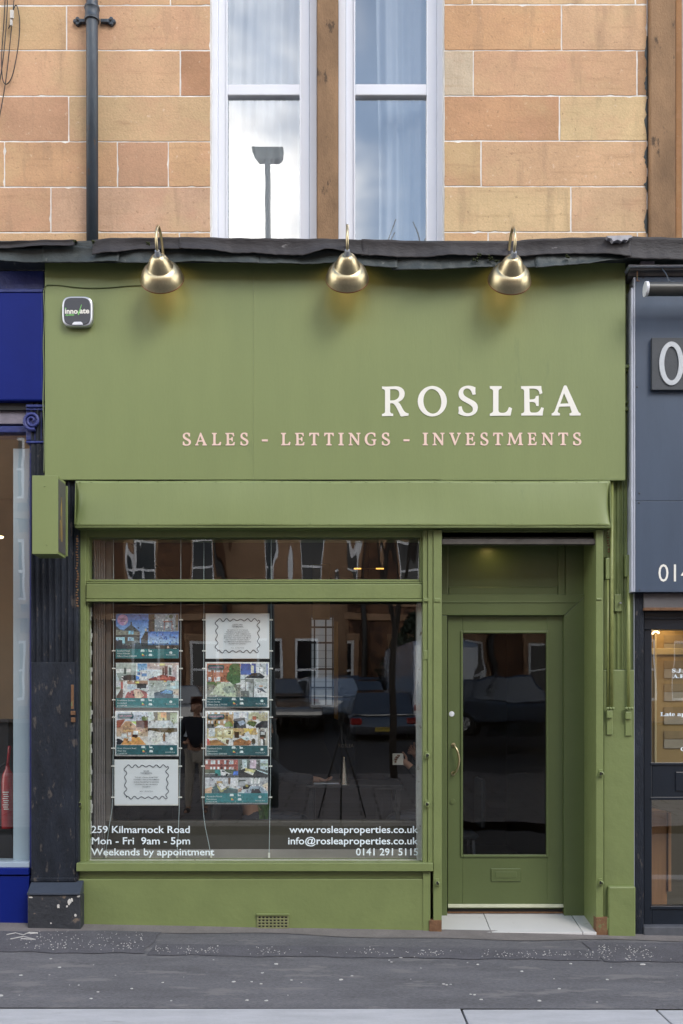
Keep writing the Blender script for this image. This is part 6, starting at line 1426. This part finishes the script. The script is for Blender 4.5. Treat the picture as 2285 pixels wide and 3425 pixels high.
# rear of the first car faces the shop
def park(label, px, zz, y, rz, paint, *a):
    return car(label, ((px - 1142.5) / FOC * (DIST - y), y, zz), rz, paint, *a)
park('black parked car with yellow rear plate mirrored in the window', 1262, .62, -22.8, -93, pk('black_car_paint', (.035, .038, .05)), 4.5, 1.95, 1.68, 'SG75 RXP')
park('dark grey parked car mirrored beside the posters', 905, 1.15, -23.0, 68, pk('grey_car_paint', (.10, .095, .09)), 4.4, 1.85, 1.6)
park('pale blue parked car mirrored behind the grey one', 1062, 1.2, -25.2, -108, pk('pale_blue_car_paint', (.34, .42, .54)), 4.2, 1.8, 1.62)
park('dark hatchback mirrored between the blue car and the van', 1190, 1.2, -26.0, -95, pk('charcoal_car_paint', (.07, .08, .10)), 3.9, 1.75, 1.55)
park('silver car mirrored in the glass beside the posters', 640, .95, -21.5, 15, pk('silver_car_paint', (.28, .29, .31)), 4.2, 1.8, 1.5)
park('pale blue panel van mirrored next to the door', 1420, 1.0, -23.6, -100, pk('van_paint', (.26, .33, .46)), 5.4, 2.0, 2.7, None, True)
park('dark blue parked car mirrored in the door glass', 1745, 1.0, -18.0, 14, pk('dark_blue_car_paint', (.05, .07, .11)), 4.3, 1.85, 1.6)
# street lamp
sp = thing('street_lamp', 'tall grey street lamp mirrored in the upper window', 'street lamp', (-1.2, -8.5, 0))
lx, ly, lz = (885 - 1142.5) / FOC * 15.5, -8.5, EYE + (2400 - 440) / FOC * 15.5
MB().tube([(lx + .12, ly, 0), (lx + .10, ly, 1.2), (lx + .10, ly, 1.25), (lx, ly, lz)], [.10, .10, .058, .046], 14).build('column', mat('galvanised_column', (.05, .065, .07), .5, .2, 8), sp, smooth=True)
MB().prism([(lx - .27, lz + .10), (lx + .27, lz + .10), (lx + .25, lz - .06), (lx + .19, lz - .12), (lx - .14, lz - .12), (lx - .22, lz - .02)], (ly - .12, ly + .06)).build('lantern', mat('lantern_grey', (.045, .06, .06), .5, .1, 8), sp, bev=.02)
# bare tree and evergreen
def branch(mb, p, d, l_, r, lev, rr):
    q = p; pts = [p]; rad = [r]
    for k in range(4):
        d = (d + Vector((rr.uniform(-.18, .18), rr.uniform(-.18, .18), rr.uniform(-.05, .15)))).normalized(); q = q + d * l_ / 4; pts.append(q); rad.append(r * (1 - .45 * (k + 1) / 4))
    mb.tube(pts, [max(q_, .011) for q_ in rad], 5 if lev else 8, cap=False)
    if lev == 0 and False: return
    if r < .004: return
    for k in range(3 if lev < 4 else 2):
        i = rr.choice((2, 3, 4)); dd = (d + Vector((rr.uniform(-.9, .9), rr.uniform(-.9, .9), rr.uniform(-.1, .7)))).normalized()
        branch(mb, pts[i], dd, l_ * rr.uniform(.6, .78), rad[i] * .62, lev + 1, rr)
m_bark = mat('dark_bark', (.035, .028, .022), .9, .3, 20, .4, 40)
tr = thing('bare_tree', 'leafless street tree whose top is mirrored in the upper window', 'tree', (1.1, -13, 0))
rr = random.Random(4); mb = MB(); mb.tube([(1.1, -13, 0), (1.05, -13, 2.2), (1.1, -13, 3.6)], [.08, .07, .06], 10); mb.build('trunk', m_bark, tr, smooth=True)
mb = MB()
for k in range(4): branch(mb, Vector((1.1, -13, 3.2 + .12 * k)), Vector((rr.uniform(-.45, .45), rr.uniform(-.4, .4), 1)).normalized(), 2.6, .055, 1, rr)
tv_ = max(mb.v, key=lambda v: v[2]); zt = tv_[2]; kz = (11.9 - 3.3) / (zt - 3.3); dxt = 1.12 - tv_[0]
mb.v = [(a + dxt * max(0, (c - 3.3) / (zt - 3.3)), b_ , 3.3 + (c - 3.3) * kz if c > 3.3 else c) for a, b_, c in mb.v]
mb.build('crown', m_bark, tr, smooth=True)
ev = thing('evergreen_shrub', 'dark bushy evergreen mirrored above the parked cars', 'shrub', (2.4, -25.3, 0))
MB().tube([(2.4, -25.3, 0), (2.4, -25.3, 2.5)], .12, 8).build('trunk', m_bark, ev)
mb = MB(); rr = random.Random(9)
for i in range(2600):
    a = rr.uniform(0, 6.283); h_ = rr.random(); r = (1.15 * math.sin(math.pi * min(1, h_ * .8 + .2)) + .2 * math.sin(a * 3 + h_ * 9)) * rr.uniform(.6, 1) ; c = Vector((2.4 + r * math.cos(a), -25.3 + r * math.sin(a), 1.4 + 3.6 * h_))
    u = Vector((rr.uniform(-1, 1), rr.uniform(-1, 1), rr.uniform(-1, 1))).normalized() * .11; v = Vector((rr.uniform(-1, 1), rr.uniform(-1, 1), rr.uniform(-1, 1))).normalized() * .06
    mb.face([c - u, c + v, c + u, c - v])
mb.build('crown', mat('evergreen_leaf', (.02, .035, .018), .6, .3, 6), ev)
# tripod with camera, and the photographer beside it
tp = thing('camera_tripod', 'black camera tripod mirrored in the middle of the window', 'tripod', (0, -7.2, 0))
apex = Vector((0, -7.22, 1.30))
for a in (90, 210, 330):
    f = Vector((.42 * math.cos(R(a + 0)), -7.22 + .42 * math.sin(R(a)), 0)); lg = MB().tube([apex, apex.lerp(f, .5), f], [.016, .013, .010], 8).build('leg', m_black, tp, smooth=True)
    c = apex.lerp(f, .5); MB().lathe([(0, -.02), (.022, -.02), (.022, .02), (0, .02)], 10, Matrix.Translation(c)).build('clamp', m_black, lg)
MB().tube([(0, -7.22, 1.15), (0, -7.22, 1.44)], .016, 10).build('column', m_black, tp)
MB().box(-.05, .05, -7.27, -7.17, 1.40, 1.445).build('head', m_black, tp, bev=.008)
kc = thing('photo_camera', 'black camera body mounted on the mirrored tripod', 'camera', (0, -7.2, 1.446))
MB().box(-.045, .045, -7.26, -7.19, 1.446, 1.585).build('body', m_black, kc, bev=.01)
MB().lathe([(0, .0), (.036, 0), (.040, .06), (.036, .065), (.030, .05), (0, .05)], 20, Matrix.Translation((0, -7.19, EYE)) @ Matrix.Rotation(R(-90), 4, 'X')).build('lens', m_black, kc, smooth=True, auto=40)
fx, fy = -2.25, -8.0
J = dict(base=(fx, fy, 0), pelvis=(fx, fy, .98), chest=(fx, fy + .01, 1.34), neck=(fx, fy + .02, 1.54), head=(fx, fy + .03, 1.68), face=(.1, 1, -.05),
         sh_l=(fx - .19, fy, 1.46), el_l=(fx - .26, fy + .06, 1.18), wr_l=(fx - .14, fy + .24, 1.12), hd_l=(fx - .08, fy + .30, 1.13), pal_l=(0, 0, 1), sh_r=(fx + .19, fy, 1.46), el_r=(fx + .27, fy + .04, 1.18), wr_r=(fx + .20, fy + .22, 1.08), hd_r=(fx + .15, fy + .29, 1.08), pal_r=(0, 0, 1),
         hip_l=(fx - .10, fy, .92), kn_l=(fx - .12, fy + .03, .50), an_l=(fx - .13, fy - .01, .09), to_l=(fx - .15, fy + .14, .05), hip_r=(fx + .10, fy, .92), kn_r=(fx + .12, fy + .03, .50), an_r=(fx + .13, fy - .01, .09), to_r=(fx + .15, fy + .14, .05))
figure('person in dark top and stone trousers standing by the tripod, mirrored between the poster columns', J, m_navyj, m_beige, m_hair)
